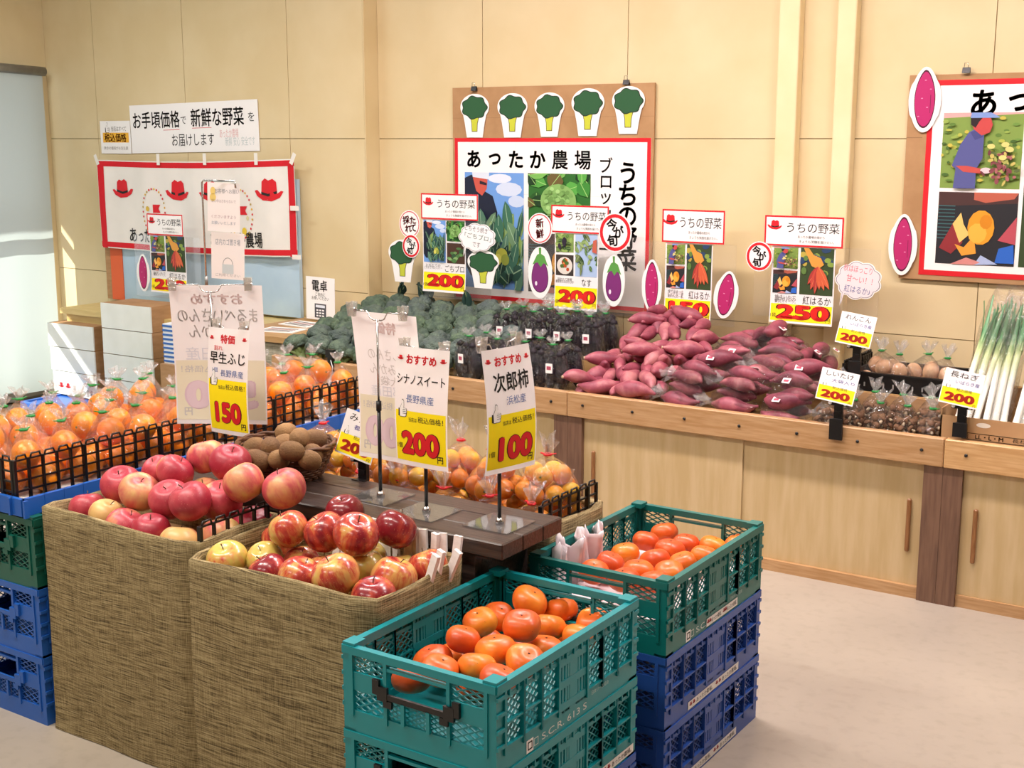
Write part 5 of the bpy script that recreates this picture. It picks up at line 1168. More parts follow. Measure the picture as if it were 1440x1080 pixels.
# ================================================================ posters and boards on the wall
def photo(mb, x0, y0, x1, y1, z, kind, seed=0):
    """a printed picture: flat shapes inside the rectangle"""
    r = random.Random(seed); w_, h_ = x1 - x0, y1 - y0; zz = [z]
    X = lambda u: x0 + w_ * min(1, max(0, u)); Y_ = lambda v: y0 + h_ * min(1, max(0, v))
    def nx(): zz[0] += .00012; return zz[0]
    def pg(pts, c): mb.poly([(X(a), Y_(b)) for a, b in pts], nx(), ink(c))
    def blob(u, v, a, b, c, n=12, rot=0): 
        k, q = math.cos(rot), math.sin(rot); pg([(u + a * math.cos(t) * k - b * math.sin(t) * q, v + a * math.cos(t) * q + b * math.sin(t) * k) for t in [2 * PI * i / n for i in range(n)]], c)
    def leaf(u, v, L, W_, rot, c, vein=None):
        k, q = math.cos(rot), math.sin(rot); P = [(0, 0), (.25, .42), (.55, .5), (.8, .32), (1, 0), (.8, -.32), (.55, -.5), (.25, -.42)]
        pg([(u + a * L * k - b * W_ * q, v + a * L * q + b * W_ * k) for a, b in P], c)
        if vein: pg([(u, v), (u + L * .9 * k, v + L * .9 * q), (u + L * .9 * k - .008 * q, v + L * .9 * q + .01 * k), (u - .01 * q, v + .012 * k)], vein)
    if kind == 'farmer':
        mb.rect(x0, y0, x1, y1, z, ink('6f9fe0')); blob(.75, .86, .22, .06, 'cfdcf2'); blob(.6, .95, .2, .04, 'dde6f4'); blob(.88, .76, .14, .05, 'c6d6f0')
        pg([(0, .95), (.12, .98), (.34, .84), (.48, .80), (.56, .66), (.50, .40), (.38, .34), (.36, .1), (.1, .1), (0, .2)], '1d2438'); pg([(.30, .46), (.42, .46), (.46, .3), (.33, .28)], '2f62b8')
        pg([(.14, .96), (.20, .84), (.30, .80), (.38, .86), (.40, .97), (.3, 1), (.16, 1)], 'c8584a'); pg([(.13, 1), (.14, .96), (.42, .94), (.42, 1)], 'd8e2f0'); pg([(.26, .93), (.38, .91), (.38, .89), (.26, .90)], '2a2430')
        for k in range(46): 
            u, v = r.uniform(.28, 1.0), r.uniform(.0, .55) ** 1.1; leaf(u, v, r.uniform(.14, .32), r.uniform(.08, .17), r.uniform(.7, 2.4), r.choice(['2f5a4c', '3e6f58', '56806a', '27483e', '6b8f6a', '86a458']), '9fbfa0')
        for k in range(14): leaf(r.uniform(.3, .9), r.uniform(.0, .2), .25, .14, r.uniform(.2, 2.8), r.choice(['1e3a34', '2c5044', '3d6a58']), '8fb090')
        blob(.66, .30, .10, .06, 'b3b84a'); blob(.60, .26, .06, .05, 'd0cf62'); blob(.72, .26, .07, .05, '8f9d42')
    elif kind == 'broc':
        mb.rect(x0, y0, x1, y1, z, ink('2f6a2c'))
        for k in range(30): leaf(r.uniform(-.1, 1), r.uniform(0, 1), r.uniform(.2, .4), r.uniform(.15, .3), r.uniform(0, 6.28), r.choice(['3f8a38', '58a648', '2a5a26', '1d3e20', '79b85a', '6a5a34']), '9fd07a')
        blob(.5, .52, .29, .30, '86b466', 20)
        for k in range(50):
            a, R = r.uniform(0, 6.28), r.uniform(0, .25); blob(.5 + R * math.cos(a), .54 + R * math.sin(a), .035, .04, r.choice(['93c274', '7aa95c', 'a5d084', '6c9850']), 8)
    elif kind == 'field':
        mb.rect(x0, y0, x1, y1, z, ink('7f9a4a')); pg([(0, .93), (1, .98), (1, 1), (0, 1)], 'd8a6a4')
        for k in range(90): blob(r.uniform(0, 1), r.uniform(0, .93), r.uniform(.02, .05), r.uniform(.014, .03), r.choice(['5f8038', '93ac52', 'b2b850', '4a6a30', 'c2b64e', '6f9444']), 7)
        pg([(.18, .0), (.20, .26), (.15, .30), (.24, .58), (.34, .74), (.44, .80), (.53, .70), (.53, .40), (.46, .26), (.46, 0)], '565a92'); pg([(.36, .74), (.42, .64), (.52, .68), (.5, .8)], '474a80')
        pg([(.36, .88), (.40, .78), (.50, .70), (.60, .74), (.63, .84), (.60, .94), (.4, .95)], 'c04a48'); pg([(.35, .96), (.36, .84), (.42, .80), (.46, .88), (.50, .93)], '2b2024'); pg([(.35, .93), (.36, 1), (.60, 1), (.72, .935), (.62, .93)], '7d98d0')
        pg([(.2, .3), (.3, .22), (.52, .20), (.54, .26), (.34, .30)], 'c0504a'); blob(.58, .24, .07, .04, 'e3c6cc')
        for k in range(60):
            a, R = r.uniform(0, 6.28), r.uniform(0, .24); blob(.76 + R * 1.0 * math.cos(a), .30 + R * 1.0 * math.sin(a), r.uniform(.02, .05), r.uniform(.012, .03), r.choice(['8a4a50', '6f3a40', 'a86868', 'c8b866', 'a8ac5c', '5c6a3c', '7d4448']), 7, r.uniform(0, 3))
        for k in range(5): blob(r.uniform(.45, .9), r.uniform(.4, .6), .05, .035, 'd8cf7e', 9)
    elif kind == 'roast':
        mb.rect(x0, y0, x1, y1, z, ink('2a2a2e')); pg([(0, .8), (1, .86), (1, 1), (0, 1)], '4a3230'); pg([(.45, .9), (.6, .86), (.95, .92), (1, 1), (.45, 1)], 'b8604c')
        for k in range(10): mb.rect(X(0), Y_(.35 + .05 * k), X(.22), Y_(.365 + .05 * k), nx(), ink('3f6468'))
        pg([(.04, .22), (.2, .56), (.30, .60), (.34, .30), (.2, .14)], '8c2f34'); pg([(.2, .56), (.30, .72), (.34, .56), (.42, .42), (.3, .3)], 'f2c470'); pg([(.24, .28), (.36, .24), (.48, .40), (.52, .16), (.34, .12)], 'e89c3a')
        blob(.56, .52, .17, .24, 'e39a2c', 14); blob(.52, .44, .12, .14, 'f0b245', 10); blob(.62, .60, .08, .10, 'd28620', 10)
        pg([(.78, .35), (1, .68), (1, .30)], 'b8505c'); pg([(.76, .04), (.8, .24), (.98, .3), (1, .04)], '2f66c4'); pg([(.5, .0), (.58, .14), (.8, .02)], 'a8b8dc'); pg([(.2, .0), (.4, .1), (.58, .04), (.5, 0)], 'd08a84')
    elif kind == 'bunch':
        mb.rect(x0, y0, x1, y1, z, ink('3a4a2c'))
        for k in range(24): blob(r.uniform(0, 1), r.uniform(.3, 1), r.uniform(.06, .14), r.uniform(.05, .1), r.choice(['5f8040', '2c4468', '86a048', 'b8a84a', '46603a']), 8)
        pg([(.1, 1), (.35, .62), (.55, .56), (.72, .66), (.62, .8), (.4, .86), (.25, 1)], 'd89a44')
        for k in range(6): leaf(.55, .62, .5 + .05 * (k % 3), .16, -PI / 2 + (k - 2.5) * .26, r.choice(['c04a3c', 'a83a34', 'd0603e']), 'e08a5a')
    elif kind == 'egg':
        mb.rect(x0, y0, x1, y1, z, ink('7f9a52'))
        for k in range(22): leaf(r.uniform(0, 1), r.uniform(0, 1), r.uniform(.2, .4), r.uniform(.12, .24), r.uniform(0, 6.28), r.choice(['56803c', '8fae5a', '3a5c30', 'b4c47c', '40582c']), 'b0c880')
        leaf(.5, .85, .6, .26, -PI / 2, '2a2434'); leaf(.2, .5, .4, .18, -PI / 2 + .2, '34283c')
    elif kind == 'sky_egg':
        mb.rect(x0, y0, x1, y1, z, ink('a9c2e4'))
        for k in range(26): leaf(r.uniform(0, 1), r.uniform(.2, 1), r.uniform(.15, .4), r.uniform(.08, .16), r.uniform(0, 6.28), r.choice(['4e7440', '7c9a58', '35502e', '93ac70', '6a7a4c']), 'a4bc84')
        pg([(.8, .6), (1, .56), (1, .9), (.84, .86)], 'c0604c')
    elif kind == 'dish':
        mb.rect(x0, y0, x1, y1, z, ink('3c3430')); blob(.5, .48, .44, .42, 'dcd6cc', 18)
        for k in range(18): a, R = r.uniform(0, 6.28), r.uniform(0, .28); blob(.5 + R * math.cos(a), .5 + R * math.sin(a), .09, .09, r.choice(['d8702c', 'b84a20', 'e8924a', '8f3a20', '4a6a30']), 8)
    elif kind == 'greens':
        mb.rect(x0, y0, x1, y1, z, ink('4a3428'))
        for k in range(20): blob(r.uniform(.1, .9), r.uniform(.1, .8), r.uniform(.08, .15), r.uniform(.06, .12), r.choice(['4f7a44', '6a9658', '35583a', '86ac6c']), 9)
def wall_board(name, label, cat, x, Y, z): t = thing(name, label, cat, (x, Y, z)); t.rotation_euler = WALLROT; return t
# big broccoli poster on cardboard
x0, x1, zb, zt = rect_y(638, 918, 120, 432, 4.93)
t = wall_board('poster_board', 'large broccoli poster on a cardboard backing, white with a red border', 'poster', (x0 + x1) / 2, 4.932, (zb + zt) / 2); W2, H2 = (x1 - x0) / 2, (zt - zb) / 2
m = MB(); m.bb(-W2, -H2, -.006, W2, H2, .004, M_card); m.rect(-W2, H2 * .72, W2, H2 * .722, .0045, ink('8a6a48')); m.build('cardboard_backing', t)
a0, a1, b0, b1 = rect_y(641, 914, 194, 428, 4.93); cx, cz = (x0 + x1) / 2, (zb + zt) / 2; L_, R_, B_, T_ = a0 - cx, a1 - cx, b0 - cz, b1 - cz
m = MB(); m.bb(L_, B_, .004, R_, T_, .0052, M_white); m.frame(L_, B_, R_, T_, .018, .0056, RED)
pw, ph = R_ - L_, T_ - B_; PX = lambda u: L_ + pw * u; PYv = lambda v: B_ + ph * v
for u in (.33, .66): m.rect(PX(u), B_ + .02, PX(u) + .0015, T_ - .02, .0054, ink('e2dfe0'))
for v in (.32, .66): m.rect(L_ + .02, PYv(v), R_ - .02, PYv(v) + .0015, .0054, ink('e2dfe0'))
sheet = m.build('poster_sheet', t)
p = MB()
for k, ch in enumerate('あったか農場'): p.text(ch, .088, PX(.106 + .1136 * k), PYv(.872), .0062, BLK, bold=.03 if k < 4 else .016)
for k, ch in enumerate('うちの野菜'): p.text(ch, .105, PX(.893), PYv(.80 - .125 * k), .0062, BLK, bold=.025)
for k, ch in enumerate('ブロッコリー'): p.text(ch, .072, PX(.79), PYv(.845 - .098 * k), .0062, BLK, bold=.012)
p.build('lettering', sheet)
m = MB(); photo(m, PX(.055), PYv(.07), PX(.375), PYv(.79), .0060, 'farmer', 3); m.build('farmer_photo', sheet)
m = MB(); photo(m, PX(.40), PYv(.45), PX(.715), PYv(.79), .0060, 'broc', 4); m.build('broccoli_photo', sheet)
m = MB(); photo(m, PX(.40), PYv(.07), PX(.715), PYv(.43), .0060, 'roast', 5); m.build('dish_photo', sheet)
# sweet potato poster at the right
x0, x1, zb, zt = rect_y(1268, 1440, 104, 396, 4.93); x0 = -1.475; x1 = x0 + 1.06
t = wall_board('poster_board', 'large sweet potato poster on a cardboard backing at the right end of the wall', 'poster', (x0 + x1) / 2, 4.932, (zb + zt) / 2); W2, H2 = (x1 - x0) / 2, (zt - zb) / 2
m = MB(); m.bb(-W2, -H2, -.006, W2, H2, .004, M_card); m.rect(-W2, .15, -W2 + .06, .152, .0045, ink('8a6a48')); m.build('cardboard_backing', t)
L_, R_, B_, T_ = -W2 + .075, W2 - .03, -H2 + .018, H2 - .02
m = MB(); m.bb(L_, B_, .004, R_, T_, .0052, M_white); m.frame(L_, B_, R_, T_, .020, .0056, RED); sheet = m.build('poster_sheet', t)
p = MB()
for k, ch in enumerate('あったか農場'): p.text(ch, .105, L_ + .20 + .125 * k, T_ - .085, .0062, BLK, bold=.03 if k < 4 else .016)
p.build('lettering', sheet)
hh = T_ - B_
m = MB(); photo(m, L_ + .06, B_ + hh * .455, L_ + .345, B_ + hh * .835, .0060, 'field', 6); m.build('field_photo', sheet)
m = MB(); photo(m, L_ + .06, B_ + hh * .065, L_ + .345, B_ + hh * .435, .0060, 'roast', 7); m.build('roasted_potato_photo', sheet)
m = MB(); photo(m, L_ + .36, B_ + hh * .065, L_ + .70, B_ + hh * .835, .0060, 'bunch', 8); m.build('harvest_photo', sheet)
def binder(px, py, Y, label):
    c = at_y(px, py, Y); t = thing('binder_clip', label, 'clip', (c.x, Y - .006, c.z), 0, 'binder clips on the posters')
    m = MB(); m.add([V(-.014, -.010, -.012), V(.014, -.010, -.012), V(.014, .006, -.012), V(-.014, .006, -.012), V(-.014, -.004, .008), V(.014, -.004, .008), V(.014, .0, .008), V(-.014, .0, .008)], [(0, 1, 2, 3), (4, 5, 6, 7), (0, 1, 5, 4), (1, 2, 6, 5), (2, 3, 7, 6), (3, 0, 4, 7)], M_black); m.build('clip_body', t)
    m = MB(); m.tube([(-.008, -.006, .006), (-.006, -.008, .024), (.006, -.008, .024), (.008, -.006, .006)], .0012, M_steel, 6); m.build('wire_handle', t)
binder(668, 124, 4.928, 'black binder clip at the upper left of the broccoli poster'); binder(882, 115, 4.928, 'black binder clip at the upper right of the broccoli poster'); binder(1360, 98, 4.928, 'black binder clip on top of the sweet potato poster')
# cut-out vegetables
def cutout(kind, px0, px1, py0, py1, Y, label, grp=None, roll=0):
    x0, x1, zb, zt = rect_y(px0, px1, py0, py1, Y); W_, H_ = (x1 - x0) / 2, (zt - zb) / 2
    t = thing('vegetable_cutout', label, 'cutout', ((x0 + x1) / 2, Y, (zb + zt) / 2), 0, grp); t.rotation_euler = (PI / 2, roll, 0)
    def loop(fn, n=40): return [fn(2 * PI * k / n) for k in range(n)]
    m = MB(); p = MB()
    if kind == 'broccoli':
        cr = loop(lambda a: (W_ * .86 * math.cos(a) * (1 + .07 * math.cos(7 * a)), H_ * .38 + H_ * .52 * math.sin(a) * (1 + .07 * math.cos(7 * a))), 56)
        ol = loop(lambda a: (W_ * (math.cos(a)), H_ * .40 + H_ * .60 * math.sin(a))) 
        o = [q for q in ol if q[1] > 0]; o += [(-W_ * .72, -H_ * .35), (-W_ * .5, -H_ * .98), (W_ * .5, -H_ * .98), (W_ * .72, -H_ * .35)]
        o = [q for q in ol if q[1] > -H_ * .02]
        k0 = max(range(len(o)), key=lambda i: 0); o = sorted(o, key=lambda q: math.atan2(q[1] - .0, q[0])); o += [(-W_ * .7, -H_ * .3), (-W_ * .55, -H_ * .98), (W_ * .55, -H_ * .98), (W_ * .7, -H_ * .3)]
        m.slab(o, 0, .003, M_white)
        p.poly([(-W_ * .34, H_ * .05), (W_ * .36, H_ * .05), (W_ * .22, -H_ * .35), (W_ * .2, -H_ * .72), (-W_ * .2, -H_ * .72), (-W_ * .22, -H_ * .35)], .0034, ink('4a4a30')); p.poly([(-W_ * .30, H_ * .05), (W_ * .32, H_ * .05), (W_ * .18, -H_ * .35), (W_ * .16, -H_ * .69), (-W_ * .16, -H_ * .69), (-W_ * .18, -H_ * .35)], .0037, ink('c2c93e'))
        p.poly([(a * 1.02, b) for a, b in cr], .0040, ink('23332a')); p.poly([(a * .95, H_ * .38 + (b - H_ * .38) * .93) for a, b in cr], .0043, ink('2c5a38'))
    elif kind == 'potato':
        sh = lambda s: loop(lambda a: (W_ * s * .62 * math.cos(a) * (1 - .25 * max(0, math.sin(a)) ** 2), H_ * s * .93 * math.sin(a) * (1 if math.sin(a) < 0 else 1 + .04)))
        o = loop(lambda a: (W_ * .80 * math.cos(a) * (1 - .2 * max(0, math.sin(a)) ** 2) * (1.1 if abs(math.sin(a)) < .5 else 1), H_ * .98 * math.sin(a)))
        m.slab(o, 0, .003, M_white); p.poly(sh(.92), .0034, ink('4a1630')); p.poly(sh(.86), .0037, ink('b5286a'))
        for k in range(5): p.oval((-.3 + .15 * k) * W_, (-.5 + .27 * ((k * 2) % 5)) * H_, .004, .002, .0040, ink('d88ab0'))
        p.rect(W_ * .30, -H_ * .4, W_ * .33, H_ * .15, .0040, ink('6a1a44'))
    else:
        o = loop(lambda a: (W_ * .80 * math.cos(a), -H_ * .05 + H_ * .93 * math.sin(a)))
        m.slab(o, 0, .003, M_white); bd = loop(lambda a: (W_ * .56 * math.cos(a) * (1 - .15 * math.sin(a)), -H_ * .16 + H_ * .62 * math.sin(a)))
        p.poly(bd, .0034, ink('3c1a3a')); p.poly([(a * .94, -H_ * .16 + (b + H_ * .16) * .95) for a, b in bd], .0037, ink('7c2f74')); p.oval(-W_ * .25, -H_ * .45, .006, .010, .0040, ink('e9dcea'))
        p.poly([(-W_ * .5, H_ * .22), (-W_ * .2, H_ * .58), (-W_ * .06, H_ * .62), (-W_ * .08, H_ * .84), (W_ * .08, H_ * .84), (W_ * .08, H_ * .62), (W_ * .3, H_ * .55), (W_ * .55, H_ * .18), (W_ * .25, H_ * .30), (W_ * .05, H_ * .14), (-W_ * .15, H_ * .32)], .0040, ink('5a9a48'))
    b = m.build('white_backing', t); p.build('printed_picture', b); return t
for k, (a, b, c, d) in enumerate(((648, 688, 132, 194), (700, 742, 131, 194), (752, 794, 130, 193), (804, 850, 124, 192), (861, 907, 121, 189))):
    cutout('broccoli', a, b, c, d, 4.925, 'paper broccoli cutout on the cardboard, %s of the five in a line' % nth(k, 5), 'broccoli cutouts above the poster')
cutout('potato', 1275, 1327, 93, 187, 4.922, 'paper sweet potato cutout on the upper left corner of the right poster', 'sweet potato cutouts'); cutout('potato', 1247, 1293, 300, 388, 4.922, 'paper sweet potato cutout on the lower left corner of the right poster', 'sweet potato cutouts')
# hanging sales boards
def disc_text(m, p, cx, cy, r, txt, ringc, col, filled=False):
    n = 26; m.slab([(cx + r * math.cos(2 * PI * k / n), cy + r * 1.05 * math.sin(2 * PI * k / n)) for k in range(n)], 0, .0025, M_white)
    p.ring(cx, cy, r * .93, r * .98, r * (.18 if filled else .07), .003, ringc)
    if len(txt) == 2 and txt[0] in '新': L_ = [(txt[0], 0, .36), (txt[1], .02, -.36)]
    elif len(txt) == 4: L_ = [(txt[0], -.32, .30), (txt[1], .32, .30), (txt[2], -.12, -.34), (txt[3], .36, -.30)]
    else: L_ = [(txt[0], -.20, .42), (txt[1], .22, .05), (txt[2], -.16, -.42)]
    for ch, u, v in L_: p.text(ch, r * .66, cx + u * r, cy + v * r, .0033, col, bold=.03, rot=.15)
def sticker(px0, px1, py0, py1, Y, txt, ringc, col, label, filled=False):
    x0, x1, zb, zt = rect_y(px0, px1, py0, py1, Y); t = thing('round_sticker', label, 'sign', ((x0 + x1) / 2, Y, (zb + zt) / 2), 0, 'round paper signs'); t.rotation_euler = WALLROT
    m, p = MB(), MB(); disc_text(m, p, 0, 0, (zt - zb) / 2 * .98, txt, ringc, col, filled); b = m.build('disc', t); p.build('lettering', b)
def cloud(px0, px1, py0, py1, Y, lines, label, fill='f4f2f3'):
    x0, x1, zb, zt = rect_y(px0, px1, py0, py1, Y); W_, H_ = (x1 - x0) / 2, (zt - zb) / 2
    t = thing('speech_cloud', label, 'sign', ((x0 + x1) / 2, Y, (zb + zt) / 2)); t.rotation_euler = (PI / 2, 0, 0)
    def shp(s): 
        o = []
        for k in range(72):
            a = 2 * PI * k / 72; q = s * (.90 + .10 * abs(math.sin(4.5 * a))); o.append((W_ * q * math.cos(a), H_ * .14 + H_ * .84 * q * math.sin(a)))
            if k == 45: o += [(-W_ * .75 * s, -H_ * .98 * s)]
        return o
    m = MB(); m.slab(shp(1), 0, .0025, M_white); p = MB(); p.poly(shp(.95), .003, ink('8a8288')); p.poly(shp(.92), .0033, ink(fill))
    for i, (s, col, wf) in enumerate(lines): p.text(s, H_ * .34, (.05 if i % 2 else -.03) * W_, H_ * (.62 - .44 * i), .0037, ink(col), wfit=W_ * wf, rot=-.12)
    b = m.build('cloud_card', t); p.build('lettering', b)
def sales_board(header, sheet, yellow_top, panel, Y, label, photos, name, blurb, price, unit, clear=True):
    hx0, hx1, hz0, hz1 = rect_y(*header, Y); sx0, sx1, sz0, sz1 = rect_y(*sheet, Y); cx, cz = (hx0 + hx1) / 2, (hz0 + hz1) / 2
    t = thing('sales_board', label, 'sign', (cx, Y, cz), 0, 'sales boards with photos and price'); t.rotation_euler = WALLROT
    if panel:
        a, b, c, d = rect_y(*panel, Y); m = MB(); m.bb(a - cx, c - cz, -.004, b - cx, d - cz, -.001, M_acrylic); m.build('clear_panel', t)
    w_, h_ = hx1 - hx0, hz1 - hz0; m = MB(); m.bb(-w_ / 2, -h_ / 2, .003, w_ / 2, h_ / 2, .005, M_white); m.frame(-w_ / 2, -h_ / 2, w_ / 2, h_ / 2, .0065, .0054, RED); hd = m.build('header_card', t)
    p = MB(); p.text('うちの野菜', h_ * .36, w_ * .12, h_ * .12, .0056, BLK, wfit=w_ * .66); p.text('あったか農場の畑から', h_ * .1, w_ * .10, -h_ * .18, .0056, ink('6a6664'), wfit=w_ * .34); p.text('きょうも笑顔を届けたい。', h_ * .1, w_ * .17, -h_ * .33, .0056, ink('6a6664'), wfit=w_ * .44)
    hat(p, -w_ * .37, h_ * .12, h_ * .52, .0056); p.build('lettering', hd)
    L_, R_, B_, T_ = sx0 - cx, sx1 - cx, sz0 - cz, sz1 - cz; w_, h_ = R_ - L_, T_ - B_
    fn = lambda v: V(v.x, v.y, v.z + .012 * max(0, (T_ - v.y) / h_ - .72) ** 1.3 * 3)
    m = MB(); m.rect(L_, B_, R_, T_, .0, M_paper, 2, 14); m.map(fn); sh = m.build('price_sheet', t)
    yt = B_ + h_ * yellow_top; p = MB(); p.rect(L_ + .004, B_ + h_ * .03, R_ - .004, yt, .0006, YEL, 3, 8)
    p.text(price, .07, (L_ + R_) / 2 + w_ * .03, (B_ + h_ * .05 + yt) / 2, .0012, ink('5a1016'), wfit=w_ * .80, bold=.07); p.text(price, .07, (L_ + R_) / 2 + w_ * .03, (B_ + h_ * .05 + yt) / 2, .0016, ink('e2261f'), wfit=w_ * .77, bold=.05)
    p.text(unit, .018, L_ + w_ * .06, B_ + h_ * .10, .0012, BLK, wfit=w_ * .09); p.text('円', .02, R_ - w_ * .07, B_ + h_ * .07, .0012, BLK)
    by = yt + h_ * .02; p.text(name, .035, R_ - w_ * .26, by + h_ * .045, .0008, BLK, wfit=w_ * .11 * len(name))
    for k, s in enumerate(blurb): p.text(s, .014, L_ + w_ * .24, by + h_ * (.075 - .032 * k), .0008, ink('5c5856'), wfit=w_ * (.34 if len(s) < 9 else .42))
    p.map(fn); p.build('lettering', sh)
    pb = by + h_ * .105
    for kind, (u0, u1, v0, v1), sd in photos:
        q = MB(); photo(q, L_ + w_ * u0, pb + (T_ - pb) * v0, L_ + w_ * u1, pb + (T_ - pb) * v1, .0006, kind, sd); q.build('photo_print', sh)
    return t
BY_ = 4.74
SPH = [('field', (.03, .42, .54, .98), 11), ('roast', (.03, .42, .02, .50), 12), ('bunch', (.46, .98, .02, .98), 13)]
sales_board((593, 673, 272.5, 309), (595, 655, 309, 411), .27, (596, 690, 309, 421), BY_, 'hanging sales board for broccoli with 200 yen in red', [('farmer', (.02, .54, .02, .98), 14), ('broc', (.57, .98, .52, .98), 15), ('greens', (.57, .98, .02, .48), 16)], 'ごちブロ', ['とれたての', 'ごちそうブロッコリー'], '200', '1個')
sales_board((776, 857, 289, 328), (780, 841, 328, 436), .30, (742, 906, 330, 440), BY_, 'hanging sales board for eggplants with 200 yen in red', [('egg', (.03, .44, .56, .98), 17), ('dish', (.03, .44, .03, .50), 18), ('sky_egg', (.48, .98, .03, .98), 19)], 'なす', ['採れたて新鮮', '農家育ちのぴかぴか'], '200', '1袋')
sales_board((932, 1020, 295, 342), (935, 1001, 342, 452), .28, (905, 1034, 342, 455), BY_, 'hanging sales board for sweet potatoes with 150 yen in red', SPH, '紅はるか', ['畑で出会った', 'ビッグな一本', '農家の心の一本。'], '150', '1本')
sales_board((1076, 1187, 304, 347), (1084, 1173, 347, 456), .25, (1060, 1236, 347, 450), BY_, 'hanging sales board for sweet potatoes with 250 yen in red', SPH, '紅はるか', ['焼きいもで', '超地元の', '贅沢スイーツ。'], '250', '1袋')
sales_board((208, 258, 301, 331), (212, 262, 331, 412), .24, (190, 282, 332, 420), 4.62, 'faded sales board with 250 yen in front of the cloth banner', SPH, '紅はるか', ['焼きいもで', '贅沢スイーツ。'], '250', '1袋')
YS = 4.730
sticker(560, 593, 296, 334, YS, '採たれて', ink('d04a54'), ink('d04a54'), 'round white sign with thin red letters above the left broccoli cutout'); sticker(566, 591, 330, 362, YS - .006, '今が旬', RED, BLK, 'small red ringed sign over the left broccoli cutout', True)
cutout('broccoli', 547, 586, 337, 397, YS + .006, 'paper broccoli cutout left of the broccoli sales board', 'broccoli cutouts on the sales board'); cutout('broccoli', 658, 702, 352, 406, YS + .004, 'paper broccoli cutout right of the broccoli sales board, under a speech cloud', 'broccoli cutouts on the sales board')
cloud(645, 698, 313, 362, YS - .004, [('ごちそう続き', '5a5a60', 1.2), ('「ごちブロ」', '3a6a5a', 1.4), ('です', '5a5a60', .4)], 'white speech cloud over the right broccoli cutout')
sticker(741, 778, 300, 342, YS, '新鮮', ink('d8343c'), ink('d8343c'), 'round white sign with two red characters left of the eggplant board'); sticker(844, 887, 300, 354, YS, '今が旬', RED, BLK, 'large red ringed sign at the right of the eggplant board', True)
cutout('eggplant', 739, 781, 342, 420, YS + .004, 'paper eggplant cutout left of the eggplant price sheet', 'eggplant cutouts'); cutout('eggplant', 844, 883, 354, 432, YS + .004, 'paper eggplant cutout right of the eggplant price sheet', 'eggplant cutouts')
cutout('potato', 901, 933, 364, 440, YS, 'paper sweet potato cutout left of the 150 yen board', 'sweet potato cutouts'); cutout('potato', 1002, 1041, 380, 449, YS, 'tilted paper sweet potato cutout right of the 150 yen board', 'sweet potato cutouts', .15)
sticker(1049, 1087, 340, 381, YS, '今が旬', RED, BLK, 'red ringed sign left of the 250 yen board', True)
cloud(1174, 1241, 366, 432, YS, [('秋はほっこり', 'd8707e', 1.2), ('甘〜い！！', 'd8707e', 1.1), ('紅はるか♪', '5a6a9a', 1.1)], 'pale pink speech cloud right of the 250 yen board', 'eadfe2')
cutout('potato', 192, 212, 357, 410, 4.61, 'pale paper sweet potato cutout beside the faded sales board', 'sweet potato cutouts')
# ---------------------------------------------------------------- notices and banner on the left wall part
def notice(px0, px1, py0, py1, Y, name, label, draw, rz=0, matl=None, cat='sign'):
    x0, x1, zb, zt = rect_y(px0, px1, py0, py1, Y); t = thing(name, label, cat, ((x0 + x1) / 2, Y, (zb + zt) / 2)); t.rotation_euler = (PI / 2, rz, 0)
    w_, h_ = x1 - x0, zt - zb; m = MB(); m.bb(-w_ / 2, -h_ / 2, 0, w_ / 2, h_ / 2, .002, matl or M_white); b = m.build('paper_sheet', t); p = MB(); draw(p, w_, h_); p.build('printing', b); return t
def d1(p, w, h):
    p.text('お手頃価格', .095, -w * .285, h * .18, .0026, BLK, wfit=w * .38, bold=.012); p.text('で', .05, -w * .065, h * .15, .0026, BLK); p.text('新鮮な野菜', .10, w * .195, h * .19, .0026, BLK, wfit=w * .40, bold=.012); p.text('を', .055, w * .45, h * .17, .0026, BLK); p.text('お届けします', .072, 0, -h * .25, .0026, BLK, wfit=w * .33)
    p.rect(-w * .23, -h * .04, -w * .10, -h * .03, .0026, RED); p.rect(w * .0, -h * .02, w * .15, -h * .01, .0026, RED); p.text('あったか農場', .05, w * .28, -h * .14, .0026, ink('e2b8b8'), wfit=w * .14); p.text('新鮮 安心 安全です', .05, w * .36, -h * .30, .0026, ink('c6d0d0'), wfit=w * .22)
notice(184, 364, 144, 214, 4.842, 'wall_notice', 'wide white notice with large black letters above the cloth banner', d1, -.02)
def d2(p, w, h):
    thumb(p, -w * .26, h * .25, h * .20, .0026); p.text('当店はすべて', .03, w * .12, h * .26, .0026, ink('6a6864'), wfit=w * .5); p.rect(-w * .42, -h * .16, w * .44, h * .14, .0026, ink('f0b43c')); p.text('税込価格', .05, 0, -h * .01, .0030, ink('a83a1c'), wfit=w * .72, bold=.02); p.text('表示の値段がお支払額', .02, 0, -h * .33, .0026, ink('8a8680'), wfit=w * .8)
notice(142, 184, 170, 216, 4.842, 'wall_notice', 'small white notice with an orange band left of the wide notice', d2)
def d3(p, w, h):
    p.text('電卓', .06, -w * .02, h * .30, .0026, BLK, wfit=w * .52, bold=.015); p.text('ご自由に', .02, 0, h * .10, .0026, BLK, wfit=w * .34); p.text('お使いください', .02, 0, h * .01, .0026, BLK, wfit=w * .6)
    p.rect(-w * .2, -h * .45, w * .2, -h * .12, .0026, ink('4a4c52')); p.rect(-w * .16, -h * .21, w * .16, -h * .15, .003, ink('dfe6ee'))
    for i in range(3):
        for j in range(3): p.rect(-w * .14 + i * w * .1, -h * .42 + j * h * .065, -w * .07 + i * w * .1, -h * .385 + j * h * .065, .003, WHT)
o = notice(431, 471, 390, 450, 4.70, 'paper_sign', 'white paper calculator sign standing behind the side table', d3, .02); 
